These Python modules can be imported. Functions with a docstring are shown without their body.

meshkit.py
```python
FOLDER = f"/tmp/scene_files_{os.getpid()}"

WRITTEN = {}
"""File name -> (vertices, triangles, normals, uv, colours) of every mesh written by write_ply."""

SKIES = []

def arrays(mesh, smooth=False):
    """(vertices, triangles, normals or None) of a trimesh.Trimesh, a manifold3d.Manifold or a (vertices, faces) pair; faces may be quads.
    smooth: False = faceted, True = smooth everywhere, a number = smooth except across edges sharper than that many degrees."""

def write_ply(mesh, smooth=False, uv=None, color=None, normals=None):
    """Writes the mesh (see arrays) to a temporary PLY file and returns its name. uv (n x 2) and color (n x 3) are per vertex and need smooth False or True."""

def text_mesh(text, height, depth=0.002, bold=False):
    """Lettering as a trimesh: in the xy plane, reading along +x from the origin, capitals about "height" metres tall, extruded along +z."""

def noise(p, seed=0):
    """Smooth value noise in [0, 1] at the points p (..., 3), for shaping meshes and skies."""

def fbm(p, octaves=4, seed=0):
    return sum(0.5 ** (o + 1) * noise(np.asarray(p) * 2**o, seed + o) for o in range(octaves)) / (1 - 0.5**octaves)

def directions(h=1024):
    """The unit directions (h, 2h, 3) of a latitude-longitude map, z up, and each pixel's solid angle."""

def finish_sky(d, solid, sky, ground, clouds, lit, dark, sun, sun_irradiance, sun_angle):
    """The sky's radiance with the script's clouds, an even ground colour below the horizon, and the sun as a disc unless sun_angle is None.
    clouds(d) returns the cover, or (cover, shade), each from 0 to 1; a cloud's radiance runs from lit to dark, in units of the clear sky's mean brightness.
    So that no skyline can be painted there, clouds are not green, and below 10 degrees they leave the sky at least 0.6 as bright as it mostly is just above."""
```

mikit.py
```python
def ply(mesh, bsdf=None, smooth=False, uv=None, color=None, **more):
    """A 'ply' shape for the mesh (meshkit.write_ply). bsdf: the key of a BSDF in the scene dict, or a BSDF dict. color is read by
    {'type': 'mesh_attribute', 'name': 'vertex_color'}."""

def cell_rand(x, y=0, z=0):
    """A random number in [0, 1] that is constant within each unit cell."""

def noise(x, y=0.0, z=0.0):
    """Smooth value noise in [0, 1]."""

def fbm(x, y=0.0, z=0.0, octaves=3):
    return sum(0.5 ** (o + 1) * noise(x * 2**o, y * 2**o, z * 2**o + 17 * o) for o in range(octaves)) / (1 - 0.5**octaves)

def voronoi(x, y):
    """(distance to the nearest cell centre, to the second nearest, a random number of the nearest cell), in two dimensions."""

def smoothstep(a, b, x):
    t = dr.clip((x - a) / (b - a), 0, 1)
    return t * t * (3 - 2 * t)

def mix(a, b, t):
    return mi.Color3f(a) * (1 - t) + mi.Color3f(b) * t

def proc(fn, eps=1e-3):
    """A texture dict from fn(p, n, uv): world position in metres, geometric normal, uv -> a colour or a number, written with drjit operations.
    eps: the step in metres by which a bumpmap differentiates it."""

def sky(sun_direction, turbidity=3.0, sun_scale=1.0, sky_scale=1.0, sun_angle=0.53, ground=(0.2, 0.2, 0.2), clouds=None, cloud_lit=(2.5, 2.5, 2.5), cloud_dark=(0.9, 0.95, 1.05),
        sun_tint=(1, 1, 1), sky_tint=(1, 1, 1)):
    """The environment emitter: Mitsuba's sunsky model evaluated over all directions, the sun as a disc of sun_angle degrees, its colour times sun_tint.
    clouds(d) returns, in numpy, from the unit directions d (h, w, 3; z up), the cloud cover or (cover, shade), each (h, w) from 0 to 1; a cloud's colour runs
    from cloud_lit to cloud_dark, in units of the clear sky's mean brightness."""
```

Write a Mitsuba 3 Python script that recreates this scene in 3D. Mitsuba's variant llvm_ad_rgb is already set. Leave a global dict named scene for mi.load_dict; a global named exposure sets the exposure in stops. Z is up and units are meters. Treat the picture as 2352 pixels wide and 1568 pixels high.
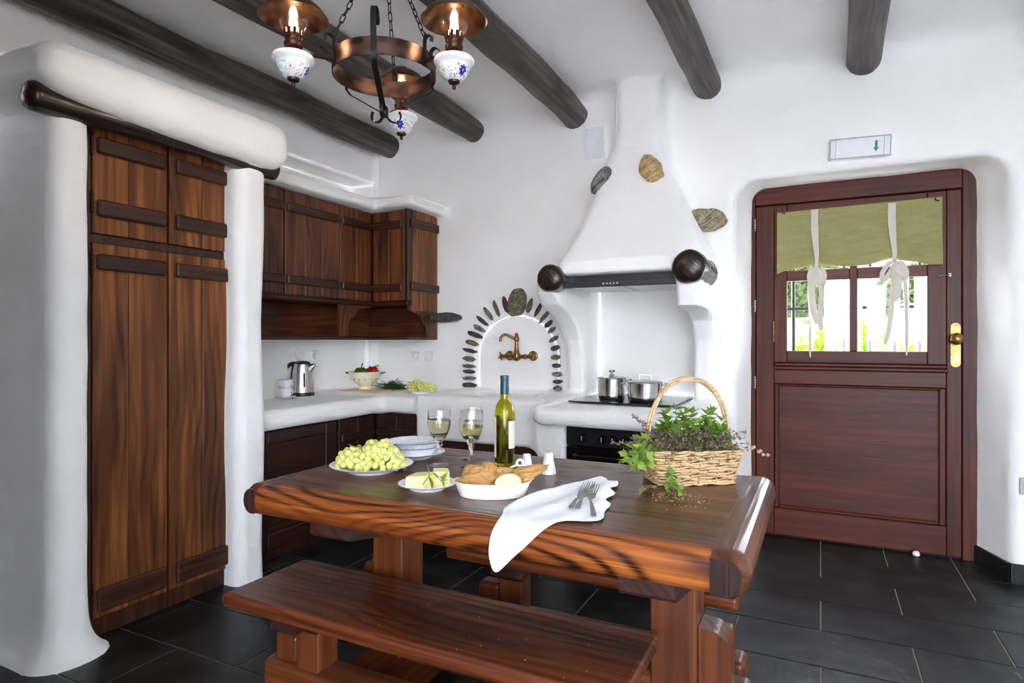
import math, random
import numpy as np
import trimesh
import drjit as dr
import mitsuba as mi
import mikit, meshkit
from scipy.spatial import ConvexHull, Delaunay
from shapely.geometry import Polygon, Point

T = mi.ScalarTransform4f
scene, labels = {}, {}

# ------------------------------------------------------------------ camera, sky, exposure
YAW = math.radians(26.5)
EYE = [0.0, 0.0, 1.25]
scene['camera'] = {
    'type': 'perspective', 'fov': math.degrees(2 * math.atan(1176 / 1419.0)), 'fov_axis': 'x',
    'principal_point_offset_y': 4 / 1568.0, 'near_clip': 0.05,
    'to_world': T().look_at(origin=EYE, target=[-math.sin(YAW), math.cos(YAW), 1.25], up=[0, 0, 1])}


def clouds(d):
    n = meshkit.fbm(d * np.array([2.2, 2.2, 5.0]), 4, 3)
    return np.clip(0.72 + 0.5 * (n - 0.5), 0, 1), np.clip(n * 1.2 - 0.45, 0, 1)


scene['sky'] = mikit.sky([-0.35, 0.45, 0.82], turbidity=3.5, sun_scale=0.0, sky_scale=1.0, ground=(0.60, 0.60, 0.60),
                         clouds=clouds, cloud_lit=(1.86, 1.9, 1.97), cloud_dark=(1.28, 1.32, 1.4), sky_tint=(1.0, 0.95, 0.92))
exposure = 6.45
WINDOW_RIGHT = (-1.3, -0.2, 0.5, 2.4)      # opening in the right wall: y0, y1, z0, z1
WINDOW_FRONT = (0.0, 2.5, 0.05, 2.75)      # opening in the wall behind the camera: x0, x1, z0, z1


# ------------------------------------------------------------------ helpers
def lin(r, g, b):
    c = np.array([r, g, b]) / 255.0
    return [float(x) for x in np.where(c <= 0.04045, c / 12.92, ((c + 0.055) / 1.055) ** 2.4)]


def rgb(r, g, b):
    return {'type': 'rgb', 'value': lin(r, g, b)}


used = {}


def K(base):
    n = used.get(base, -1) + 1
    used[base] = n
    return base if n == 0 else '%s_%03d' % (base, n)


RNG = np.random.default_rng(7)


def shape(mesh, bsdf, smooth=30, grain=None, off=None, normals=None):
    """The shape dict of a mesh; grain 'x', 'y' or 'z' lays uv (metres along, metres across the grain)."""
    if grain is None and normals is None:
        return mikit.ply(mesh, bsdf, smooth)
    if normals is None:
        v, f, n = meshkit.arrays(mesh, smooth)
    else:
        v, f, n = np.asarray(mesh[0]), np.asarray(mesh[1]), normals
    uv = None
    if grain is not None:
        if off is None:
            off = RNG.random(2) * 17
        a = 'xyz'.index(grain)
        b, c = [i for i in range(3) if i != a]
        uv = np.stack([v[:, a] + off[0], v[:, b] + 0.97 * v[:, c] + off[1]], 1)
    path = meshkit.write_ply((v, f), False, uv, None, n)
    return {'type': 'ply', 'filename': path, 'face_normals': n is None, 'bsdf': {'type': 'ref', 'id': bsdf}}


def put(base, d, to_world=None, label=None, cat=None, group=None, kind=None):
    key = K(base)
    scene[key] = d if to_world is None else {**d, 'to_world': to_world}
    tag(key, label, cat, group, kind)
    return key


def tag(key, label=None, cat=None, group=None, kind=None):
    e = {k: v for k, v in (('label', label), ('category', cat), ('group', group), ('kind', kind)) if v}
    if e:
        labels.setdefault(key, {}).update(e)


def thing(base, label, cat, group=None):
    key = K(base)
    tag(key, label, cat, group)
    return key


def add(base, mesh, bsdf, smooth=30, grain=None, off=None, **kw):
    return put(base, shape(mesh, bsdf, smooth, grain, off), **kw)


def cat(*ms):
    ms = [m for m in ms if m is not None]
    return trimesh.util.concatenate([trimesh.Trimesh(*m, process=False) if isinstance(m, tuple) else m for m in ms])


def hull(pts):
    pts = np.asarray(pts, float)
    h = ConvexHull(pts)
    m = trimesh.Trimesh(pts, h.simplices, process=False)
    c = pts[h.vertices].mean(0)
    t = pts[h.simplices]
    n = np.cross(t[:, 1] - t[:, 0], t[:, 2] - t[:, 0])
    flip = (n * (t.mean(1) - c)).sum(1) < 0
    f = h.simplices.copy()
    f[flip] = f[flip][:, ::-1]
    m = trimesh.Trimesh(pts, f, process=False)
    m.remove_unreferenced_vertices()
    return m


def cb(x0, x1, y0, y1, z0, z1, b=0.004):
    """A box with chamfered edges."""
    P = []
    for x, sx in ((x0, 1), (x1, -1)):
        for y, sy in ((y0, 1), (y1, -1)):
            for z, sz in ((z0, 1), (z1, -1)):
                P += [(x, y + sy * b, z + sz * b), (x + sx * b, y, z + sz * b), (x + sx * b, y + sy * b, z)]
    return hull(P)


SPH = trimesh.creation.icosphere(2).vertices


def rb(x0, x1, y0, y1, z0, z1, r):
    """A box with rounded edges."""
    r = min(r, (x1 - x0) / 2.01, (y1 - y0) / 2.01, (z1 - z0) / 2.01)
    return hull(np.vstack([SPH * r + (x, y, z) for x in (x0 + r, x1 - r) for y in (y0 + r, y1 - r) for z in (z0 + r, z1 - r)]))


def prism(poly, d0, d1, axis):
    """The polygon (a list of points) extruded along an axis; axis 'x': points are (y, z), 'y': (x, z), 'z': (x, y)."""
    m = trimesh.creation.extrude_polygon(Polygon(poly).buffer(0), d1 - d0, engine='earcut')
    v = m.vertices.copy()
    v[:, 2] += d0
    f = m.faces.copy()
    if axis == 'x':
        v = v[:, [2, 0, 1]]
    elif axis == 'y':
        v, f = v[:, [0, 2, 1]], f[:, ::-1]
    return trimesh.Trimesh(v, f, process=False)


def tube(path, r, n=10, caps=True, closed=False):
    p = np.asarray(path, float)
    m = len(p)
    r = np.broadcast_to(np.asarray(r, float), (m,))
    t = (np.roll(p, -1, 0) - np.roll(p, 1, 0)) if closed else np.gradient(p, axis=0)
    t /= np.linalg.norm(t, axis=1, keepdims=True) + 1e-12
    a = np.cross(t[0], [0, 0, 1.0] if abs(t[0][2]) < 0.9 else [1.0, 0, 0])
    A = []
    for i in range(m):
        a = a - t[i] * (a @ t[i])
        a = a / (np.linalg.norm(a) + 1e-12)
        A.append(a)
    A = np.array(A)
    B = np.cross(t, A)
    g = np.arange(n) * 2 * np.pi / n
    v = (p[:, None] + r[:, None, None] * (np.cos(g)[None, :, None] * A[:, None] + np.sin(g)[None, :, None] * B[:, None])).reshape(-1, 3)
    rows = m if closed else m - 1
    i, j = np.meshgrid(np.arange(rows), np.arange(n), indexing='ij')
    i2 = (i + 1) % m
    q = np.stack([i * n + j, i2 * n + j, i2 * n + (j + 1) % n, i * n + (j + 1) % n], -1).reshape(-1, 4)
    f = np.vstack([q[:, [0, 2, 1]], q[:, [0, 3, 2]]])
    if caps and not closed:
        v = np.vstack([v, p[0], p[-1]])
        k = np.arange(n)
        f = np.vstack([f, np.stack([np.full(n, m * n), (k + 1) % n, k], 1)[:, ::-1],
                       np.stack([np.full(n, m * n + 1), (m - 1) * n + k, (m - 1) * n + (k + 1) % n], 1)[:, ::-1]])
    me = trimesh.Trimesh(v, f, process=False)
    if me.volume < 0:
        me.invert()
    return me


def strip(path, across, w, th):
    """A flat band along a path: across is the direction of its width (one or one per point)."""
    p = np.asarray(path, float)
    m = len(p)
    t = np.gradient(p, axis=0)
    t /= np.linalg.norm(t, axis=1, keepdims=True)
    a = np.broadcast_to(np.asarray(across, float), (m, 3)).copy()
    a -= t * (a * t).sum(1, keepdims=True)
    a /= np.linalg.norm(a, axis=1, keepdims=True)
    n = np.cross(t, a)
    w = np.broadcast_to(w, (m,))[:, None] / 2
    h = th / 2
    v = np.stack([p - a * w - n * h, p + a * w - n * h, p + a * w + n * h, p - a * w + n * h], 1).reshape(-1, 3)
    f = []
    for i in range(m - 1):
        for j in range(4):
            q = [i * 4 + j, i * 4 + (j + 1) % 4, i * 4 + 4 + (j + 1) % 4, i * 4 + 4 + j]
            f += [q[:3], [q[0], q[2], q[3]]]
    f += [[0, 2, 1], [0, 3, 2]]
    e = (m - 1) * 4
    f += [[e, e + 1, e + 2], [e, e + 2, e + 3]]
    me = trimesh.Trimesh(v, f, process=False)
    if me.volume < 0:
        me.invert()
    return me


def lathe(prof, n=32, at=(0, 0, 0)):
    """A surface of revolution about z from (radius, height) pairs."""
    p = np.asarray(prof, float)
    g = np.arange(n) * 2 * np.pi / n
    v = np.stack([p[:, None, 0] * np.cos(g), p[:, None, 0] * np.sin(g), np.broadcast_to(p[:, None, 1], (len(p), n))], -1).reshape(-1, 3)
    i, j = np.meshgrid(np.arange(len(p) - 1), np.arange(n), indexing='ij')
    q = np.stack([i * n + j, i * n + (j + 1) % n, (i + 1) * n + (j + 1) % n, (i + 1) * n + j], -1).reshape(-1, 4)
    m = trimesh.Trimesh(v + np.asarray(at), np.vstack([q[:, [0, 1, 2]], q[:, [0, 2, 3]]]), process=False)
    m.merge_vertices(digits_vertex=7)
    m.update_faces(m.nondegenerate_faces(height=1e-9))
    if m.is_watertight and m.volume < 0:
        m.invert()
    return m


def curve(pts, n=24):
    """A smooth curve through the points (Catmull-Rom)."""
    p = np.asarray(pts, float)
    p = np.vstack([2 * p[0] - p[1], p, 2 * p[-1] - p[-2]])
    out = []
    for i in range(1, len(p) - 2):
        for t in np.linspace(0, 1, n, endpoint=False):
            out.append(0.5 * (2 * p[i] + (p[i + 1] - p[i - 1]) * t + (2 * p[i - 1] - 5 * p[i] + 4 * p[i + 1] - p[i + 2]) * t * t + (3 * p[i] - p[i - 1] - 3 * p[i + 1] + p[i + 2]) * t ** 3))
    out.append(p[-2])
    return np.array(out)


def blob(center, radii, seed, rough=0.25, sub=3, rot=0.0, axis=(0, 1, 0), freq=1.6):
    m = trimesh.creation.icosphere(sub)
    v = m.vertices
    k = 1 + rough * (meshkit.fbm(v * freq + seed * 7.3, 3, seed) - 0.5) * 2
    v = v * k[:, None] * np.asarray(radii)
    m = trimesh.Trimesh(v, m.faces, process=False)
    if rot:
        m.apply_transform(trimesh.transformations.rotation_matrix(rot, axis))
    m.apply_translation(center)
    return m


def xf(m, *mats):
    m = m.copy()
    for a in mats:
        m.apply_transform(a)
    return m


def tr(x, y, z):
    return trimesh.transformations.translation_matrix([x, y, z])


def rot(deg, axis, point=None):
    return trimesh.transformations.rotation_matrix(math.radians(deg), axis, point)


# ------------------------------------------------------------------ materials
def two(d):
    return {'type': 'twosided', 'bsdf': d}


def plain(name, color, rough=0.5, spec=0.5, **kw):
    scene[name] = two({'type': 'principled', 'base_color': color, 'roughness': rough, 'specular': spec, **kw})
    return name


def bumped(name, color, fn, height, rough=0.5, spec=0.4, eps=2e-3, **kw):
    scene[name] = two({'type': 'bumpmap', 'texture': mikit.proc(fn, eps), 'scale': height,
                       'bsdf': {'type': 'principled', 'base_color': color, 'roughness': rough, 'specular': spec, **kw}})
    return name


N, FB, mix, ss = mikit.noise, mikit.fbm, mikit.mix, mikit.smoothstep


def N2(x, y):
    """Cheap smooth noise in two dimensions."""
    fx, fy = dr.floor(x), dr.floor(y)
    i = mi.UInt32(mi.Int32(fx) + 1000000) * 374761393
    j = mi.UInt32(mi.Int32(fy) + 1000000) * 668265263
    u, v = x - fx, y - fy
    u, v = u * u * (3 - 2 * u), v * v * (3 - 2 * v)

    def h(a):
        a = (a ^ (a >> 13)) * 1274126177
        return mi.Float((a ^ (a >> 16)) & 0xFFFFFF) / 16777215.0
    i2, j2 = i + 374761393, j + 668265263
    return dr.lerp(dr.lerp(h(i + j), h(i2 + j), u), dr.lerp(h(i + j2), h(i2 + j2), u), v)


def F2(x, y):
    return 0.65 * N2(x, y) + 0.35 * N2(x * 2.1 + 7.3, y * 2.1 + 3.1)


def wood_fn(dark, mid, light, rings=26.0, warp=2.2, contrast=1.0, blotch=0.5):
    d, m, l = (mi.ScalarColor3f(lin(*c)) for c in (dark, mid, light))

    def fn(p, n, uv):
        u, v = uv.x, uv.y
        b = F2(u * 2.3 + 9.0, v * 9.0)
        g = v * rings + warp * F2(u * 1.9, v * 5.0)
        s = 0.5 + 0.5 * dr.sin(g * 6.2832)
        s = s * (0.4 + 0.6 * N2(u * 1.5, v * 14.0))
        fine = N2(u * 7.0, v * 330.0)
        streak = F2(u * 1.6, v * 55.0)
        c = mix(m, l, dr.clip(1.5 * (streak - 0.35) + blotch * (b - 0.5), 0, 1))
        return mix(c, d, dr.clip(contrast * (0.55 * s * s + 0.28 * (1 - fine)) + blotch * 1.3 * dr.maximum(0.0, 0.52 - b), 0, 1))
    return fn


def grain_bump(p, n, uv):
    return 0.7 * N2(uv.x * 5.0, uv.y * 220.0) + 0.3 * N2(uv.x * 2.0, uv.y * 60.0)


def wood(name, dark, mid, light, rough=0.4, spec=0.5, height=0.0006, **kw):
    return bumped(name, mikit.proc(wood_fn(dark, mid, light, **kw)), grain_bump, height, rough, spec)


def plaster_bump(p, n, uv):
    return 0.75 * N(p.x * 34, p.y * 34, p.z * 22) + 0.25 * N(p.x * 120, p.y * 120, p.z * 80)


def plaster_color(p, n, uv):
    return mix(lin(241, 240, 238), lin(246, 245, 244), N(p.x * 3.1, p.y * 3.1, p.z * 3.1))


bumped('m_plaster', mikit.proc(plaster_color), plaster_bump, 0.0022, 0.55, 0.35, 3e-3)
wood('m_plank', (48, 24, 13), (106, 58, 28), (158, 98, 50), 0.45, 0.3, rings=24, warp=2.6, contrast=1.1, blotch=0.9)
wood('m_plank_red', (40, 22, 15), (90, 45, 25), (128, 70, 36), 0.40, 0.4, rings=22, warp=2.6, contrast=1.0, blotch=1.0)
wood('m_dark', (26, 15, 11), (54, 29, 18), (80, 44, 27), 0.42, 0.35, rings=30, contrast=0.8, blotch=0.5)
wood('m_base', (25, 14, 11), (45, 23, 17), (60, 31, 21), 0.36, 0.5, rings=30, contrast=0.8, blotch=0.5)
wood('m_top', (38, 20, 13), (84, 45, 27), (118, 68, 40), 0.30, 0.5, 0.0016, rings=24, warp=3.0, contrast=0.9, blotch=0.7)
wood('m_edge', (46, 20, 12), (140, 70, 32), (192, 112, 56), 0.28, 0.45, 0.0008, rings=34, warp=7.0, contrast=1.5, blotch=0.6)
wood('m_bench', (42, 20, 13), (88, 42, 25), (122, 62, 33), 0.32, 0.45, 0.0010, rings=26, warp=3.2, contrast=1.1, blotch=1.1)
wood('m_leg', (42, 20, 12), (92, 45, 23), (122, 66, 33), 0.36, 0.5, rings=26, warp=1.6, contrast=0.9, blotch=0.5)
wood('m_endgrain', (30, 18, 17), (54, 33, 30), (74, 48, 42), 0.3, 0.5, rings=40, contrast=0.6, blotch=0.6)
wood('m_door', (40, 16, 12), (76, 32, 22), (98, 43, 28), 0.40, 0.25, 0.0004, rings=22, warp=1.2, contrast=0.6, blotch=0.5)
wood('m_beam', (28, 22, 19), (58, 47, 41), (98, 88, 80), 0.42, 0.45, 0.003, rings=12, warp=2.5, contrast=0.9, blotch=1.2)
wood('m_log', (20, 14, 12), (36, 24, 20), (58, 42, 36), 0.26, 0.55, 0.001, rings=12, warp=2.5, contrast=0.8, blotch=0.8)
wood('m_board', (150, 104, 66), (206, 164, 118), (226, 192, 150), 0.5, 0.4, rings=40, contrast=0.6)


def slate_color(p, n, uv):
    a = F2(p.x * 6 + 0.7 * p.z, p.y * 6)
    b = N2(p.x * 60, p.y * 24)
    r = mikit.cell_rand(dr.floor((p.x + 30.0) / 0.3335), dr.floor((p.y + 30.0) / 0.333))
    c = mix(lin(19, 20, 20), lin(34, 36, 35), ss(0.35, 0.7, a) * 0.8 + 0.2 * r)
    return mix(c, lin(84, 84, 80), ss(0.93, 1.0, b) * ss(0.55, 0.75, a) * 0.6)


def slate_bump(p, n, uv):
    return 0.8 * F2(p.x * 11, p.y * 11) + 0.2 * N2(p.x * 70, p.y * 70)


bumped('m_slate', mikit.proc(slate_color), slate_bump, 0.004, 0.42, 0.35, 3e-3)


plain('m_grout', rgb(120, 116, 104), 0.8, 0.2)


def stone_fn(a, b, c, seed):
    def fn(p, n, uv):
        q = p.x + 0.8 * p.y
        k = 0.5 * F2(q * 60 + seed, p.z * 60) + 0.5 * F2(q * 190 + seed, p.z * 190)
        w = F2(q * 30 + seed * 3.1 + 2 * k, p.z * 150 - q * 60 + 3 * k)
        return mix(mix(lin(*a), lin(*b), ss(0.3, 0.7, k)), lin(*c), ss(0.50, 0.72, w) * 0.8)
    return fn


def stone_bump(p, n, uv):
    return F2(p.x * 50 + p.y * 31, p.z * 60)


bumped('m_stone_grey', mikit.proc(stone_fn((92, 92, 92), (150, 150, 148), (52, 52, 54), 1.0)), stone_bump, 0.012, 0.7, 0.2)
bumped('m_stone_dark', mikit.proc(stone_fn((56, 58, 56), (92, 94, 88), (34, 36, 36), 4.0)), stone_bump, 0.012, 0.6, 0.3)
bumped('m_stone_tan', mikit.proc(stone_fn((176, 146, 104), (206, 180, 138), (138, 110, 78), 7.0)), stone_bump, 0.012, 0.75, 0.2)
bumped('m_stone_mixed', mikit.proc(stone_fn((140, 130, 108), (178, 164, 132), (66, 64, 58), 11.0)), stone_bump, 0.014, 0.75, 0.2)
bumped('m_stone_olive', mikit.proc(stone_fn((98, 92, 74), (140, 130, 104), (70, 68, 60), 15.0)), stone_bump, 0.012, 0.7, 0.2)

scene['m_steel'] = two({'type': 'roughconductor', 'eta': {'type': 'rgb', 'value': [2.3, 2.3, 2.3]}, 'k': {'type': 'rgb', 'value': [3.6, 3.5, 3.4]}, 'alpha': 0.16})
scene['m_brushed'] = two({'type': 'roughconductor', 'eta': {'type': 'rgb', 'value': [2.4, 2.4, 2.4]}, 'k': {'type': 'rgb', 'value': [3.2, 3.2, 3.2]}, 'alpha_u': 0.16, 'alpha_v': 0.3})
scene['m_polished'] = two({'type': 'roughconductor', 'eta': {'type': 'rgb', 'value': [2.2, 2.2, 2.2]}, 'k': {'type': 'rgb', 'value': [3.6, 3.5, 3.4]}, 'alpha': 0.06})
scene['m_cutlery'] = two({'type': 'roughconductor', 'eta': {'type': 'rgb', 'value': [2.2, 2.2, 2.2]}, 'k': {'type': 'rgb', 'value': [3.3, 3.3, 3.2]}, 'alpha': 0.15})


def brass_fn(p, n, uv):
    return mix(lin(112, 84, 46), lin(168, 132, 80), N(p.x * 60, p.y * 60, p.z * 60))


plain('m_brass', mikit.proc(brass_fn), 0.3, 0.5, metallic=0.9)


def copper_fn(p, n, uv):
    a = N(p.x * 26, p.y * 26, p.z * 40)
    return mix(lin(52, 39, 36), lin(100, 70, 60), ss(0.25, 0.75, a))


plain('m_copper', mikit.proc(copper_fn), 0.46, 0.5, metallic=0.75)


def shade_fn(p, n, uv):
    a = N(p.x * 34, p.y * 34, p.z * 34)
    return mix(lin(62, 45, 34), lin(108, 77, 52), ss(0.3, 0.7, a))


plain('m_shade', mikit.proc(shade_fn), 0.38, 0.5, metallic=0.85)
plain('m_iron', rgb(34, 31, 30), 0.42, 0.5, metallic=0.6)
plain('m_antique', rgb(70, 48, 40), 0.36, 0.5, metallic=0.8)
plain('m_ceramic', rgb(240, 240, 238), 0.12, 0.5)
plain('m_porcelain', rgb(236, 237, 240), 0.12, 0.5)
plain('m_enamel_cream', rgb(236, 233, 208), 0.18, 0.5)
plain('m_plastic_white', rgb(236, 236, 240), 0.3, 0.5)
plain('m_plastic_grey', rgb(176, 178, 182), 0.35, 0.5)
plain('m_black', rgb(18, 18, 18), 0.3, 0.5)
plain('m_black_gloss', rgb(14, 14, 15), 0.08, 0.5)
plain('m_blue_rim', rgb(118, 126, 150), 0.15, 0.5)
plain('m_wall_plain', rgb(243, 242, 240), 0.7, 0.2)
plain('m_hob', rgb(22, 23, 25), 0.04, 0.6)
scene['m_glass'] = {'type': 'dielectric', 'int_ior': 1.5, 'ext_ior': 1.0}
scene['m_pane'] = {'type': 'thindielectric', 'int_ior': 1.5}
scene['m_wine'] = {'type': 'dielectric', 'int_ior': 1.06, 'ext_ior': 1.0, 'specular_transmittance': {'type': 'rgb', 'value': [0.98, 0.96, 0.78]}}
scene['m_green_glass'] = {'type': 'dielectric', 'int_ior': 1.5, 'ext_ior': 1.0, 'specular_transmittance': {'type': 'rgb', 'value': [0.88, 0.86, 0.25]}}
scene['m_bottle_wine'] = {'type': 'dielectric', 'int_ior': 1.34, 'ext_ior': 1.0, 'specular_transmittance': {'type': 'rgb', 'value': [0.60, 0.52, 0.25]}}

# ------------------------------------------------------------------ hand-laid plaster: walls, ceiling, pillars, hood, worktop from one smooth field
def sbox(p, x0, x1, y0, y1, z0, z1, r=0.02):
    q = [abs(a - (l + h) / 2) - ((h - l) / 2 - r) for a, l, h in zip(p, (x0, y0, z0), (x1, y1, z1))]
    out = np.sqrt(sum(np.maximum(a, 0) ** 2 for a in q))
    return out + np.minimum(np.maximum(q[0], np.maximum(q[1], q[2])), 0) - r


def smin(a, b, k):
    h = np.clip(0.5 + 0.5 * (b - a) / k, 0, 1)
    return b * (1 - h) + a * h - k * h * (1 - h)


def smax(a, b, k):
    return -smin(-a, -b, k)


HZ = [1.50, 1.61, 1.70, 1.80, 1.90, 2.00, 2.15, 2.30, 2.45, 2.60, 3.00]
HXL = [-1.385, -1.375, -1.36, -1.335, -1.31, -1.285, -1.262, -1.225, -1.18, -1.163, -1.165]
HXR = [-0.575, -0.560, -0.55, -0.590, -0.64, -0.685, -0.755, -0.825, -0.868, -0.88, -0.88]
HYF = [3.30, 3.295, 3.32, 3.41, 3.49, 3.56, 3.65, 3.72, 3.775, 3.79, 3.80]
CZ = [0.8, 1.15, 1.25, 1.33, 1.40, 1.46, 1.52, 1.70]
CY = [3.87, 3.83, 3.79, 3.71, 3.58, 3.40, 3.33, 3.32]
RZ = [0.8, 1.10, 1.25, 1.36, 1.41, 1.43, 1.50, 1.70]
RY = [3.84, 3.82, 3.80, 3.74, 3.62, 3.31, 3.29, 3.29]
PLASTER = ['wall_back', 'wall_left', 'ceiling', 'pillar', 'pillar_001', 'plaster_canopy', 'trim_1', 'worktop', 'chimney_hood']


def solids(p):
    x, y, z = p
    back = 4.0 - y
    up = sbox(p, -4.0, -3.235, -9.0, 9.0, 2.505, 4.0, 0.02)
    low = sbox(p, -4.0, -3.30, -9.0, 9.0, -9.0, 2.235, 0.02)
    end = sbox(p, -4.0, -3.235, 3.97, 9.0, -9.0, 9.0, 0.02)
    left = smin(smin(up, smin(low, x + 3.46, 0.02), 0.02), end, 0.02)
    ceil = 2.9 - z
    foot = 0.075 * np.exp(-np.maximum(z, 0) / 0.05)
    pil = sbox(p, -3.6, -2.612, 1.320, 1.474, -0.3, 2.205, 0.062) - foot
    pil2 = sbox(p, -3.1, -2.608, 2.165, 2.345, -0.3, 2.195, 0.062) + 0.005 * np.sin(z * 5.3 + 1.0)
    can = sbox((x, y, z - 0.045 * np.exp(-np.maximum(y - 1.25, 0) / 0.16) * np.clip((2.35 - z) / 0.15, 0, 1)), -3.6, -2.50, 1.235, 2.415, 2.148, 2.375, 0.082)
    cor = smin(sbox(p, -3.7, -2.865, 2.30, 4.2, 2.190, 2.268, 0.030), sbox(p, -3.5, -2.535, 3.525, 4.2, 2.190, 2.268, 0.030), 0.03)
    top = smin(sbox(p, -3.6, -2.675, 2.28, 4.2, 0.748, 0.862, 0.048), sbox(p, -3.6, -1.40, 3.375, 4.2, 0.752, 0.868, 0.045), 0.05)
    apron = sbox(p, -2.385, -1.36, 3.355, 4.2, 0.60, 0.884, 0.03)
    slab = sbox(p, -1.46, -0.50, 3.155, 4.2, 0.768, 0.885, 0.055)
    base = np.minimum(sbox(p, -1.49, -1.328, 3.345, 4.2, -0.3, 0.80, 0.02), sbox(p, -0.73, -0.47, 3.345, 4.2, -0.3, 0.80, 0.02))
    top = smin(top, smin(smin(apron, base, 0.12), slab, 0.035), 0.04)
    xl, xr, yf = (np.interp(z, HZ, a) for a in (HXL, HXR, HYF))
    hood = 0.82 * smax(smax(xl - x, x - xr, 0.05), yf - y, 0.07)
    hood = smax(hood, 1.583 - z, 0.045)
    cl = smax(smax(-1.515 - x, x + 1.34, 0.05), 0.75 * (np.interp(z, CZ, CY) - y), 0.06)
    cl = smax(cl, np.maximum(z - 1.62, 0.8 - z), 0.03)
    cr = smax(smax(-0.695 - x, x + 0.555, 0.05), 0.6 * (np.interp(z, RZ, RY) - y), 0.04)
    cr = smax(cr, np.maximum(z - 1.62, 0.8 - z), 0.03)
    hood = smin(hood, smin(cl, cr, 0.02), 0.05)
    return [back, left, ceil, pil, pil2, can, cor, top, hood]


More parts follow.
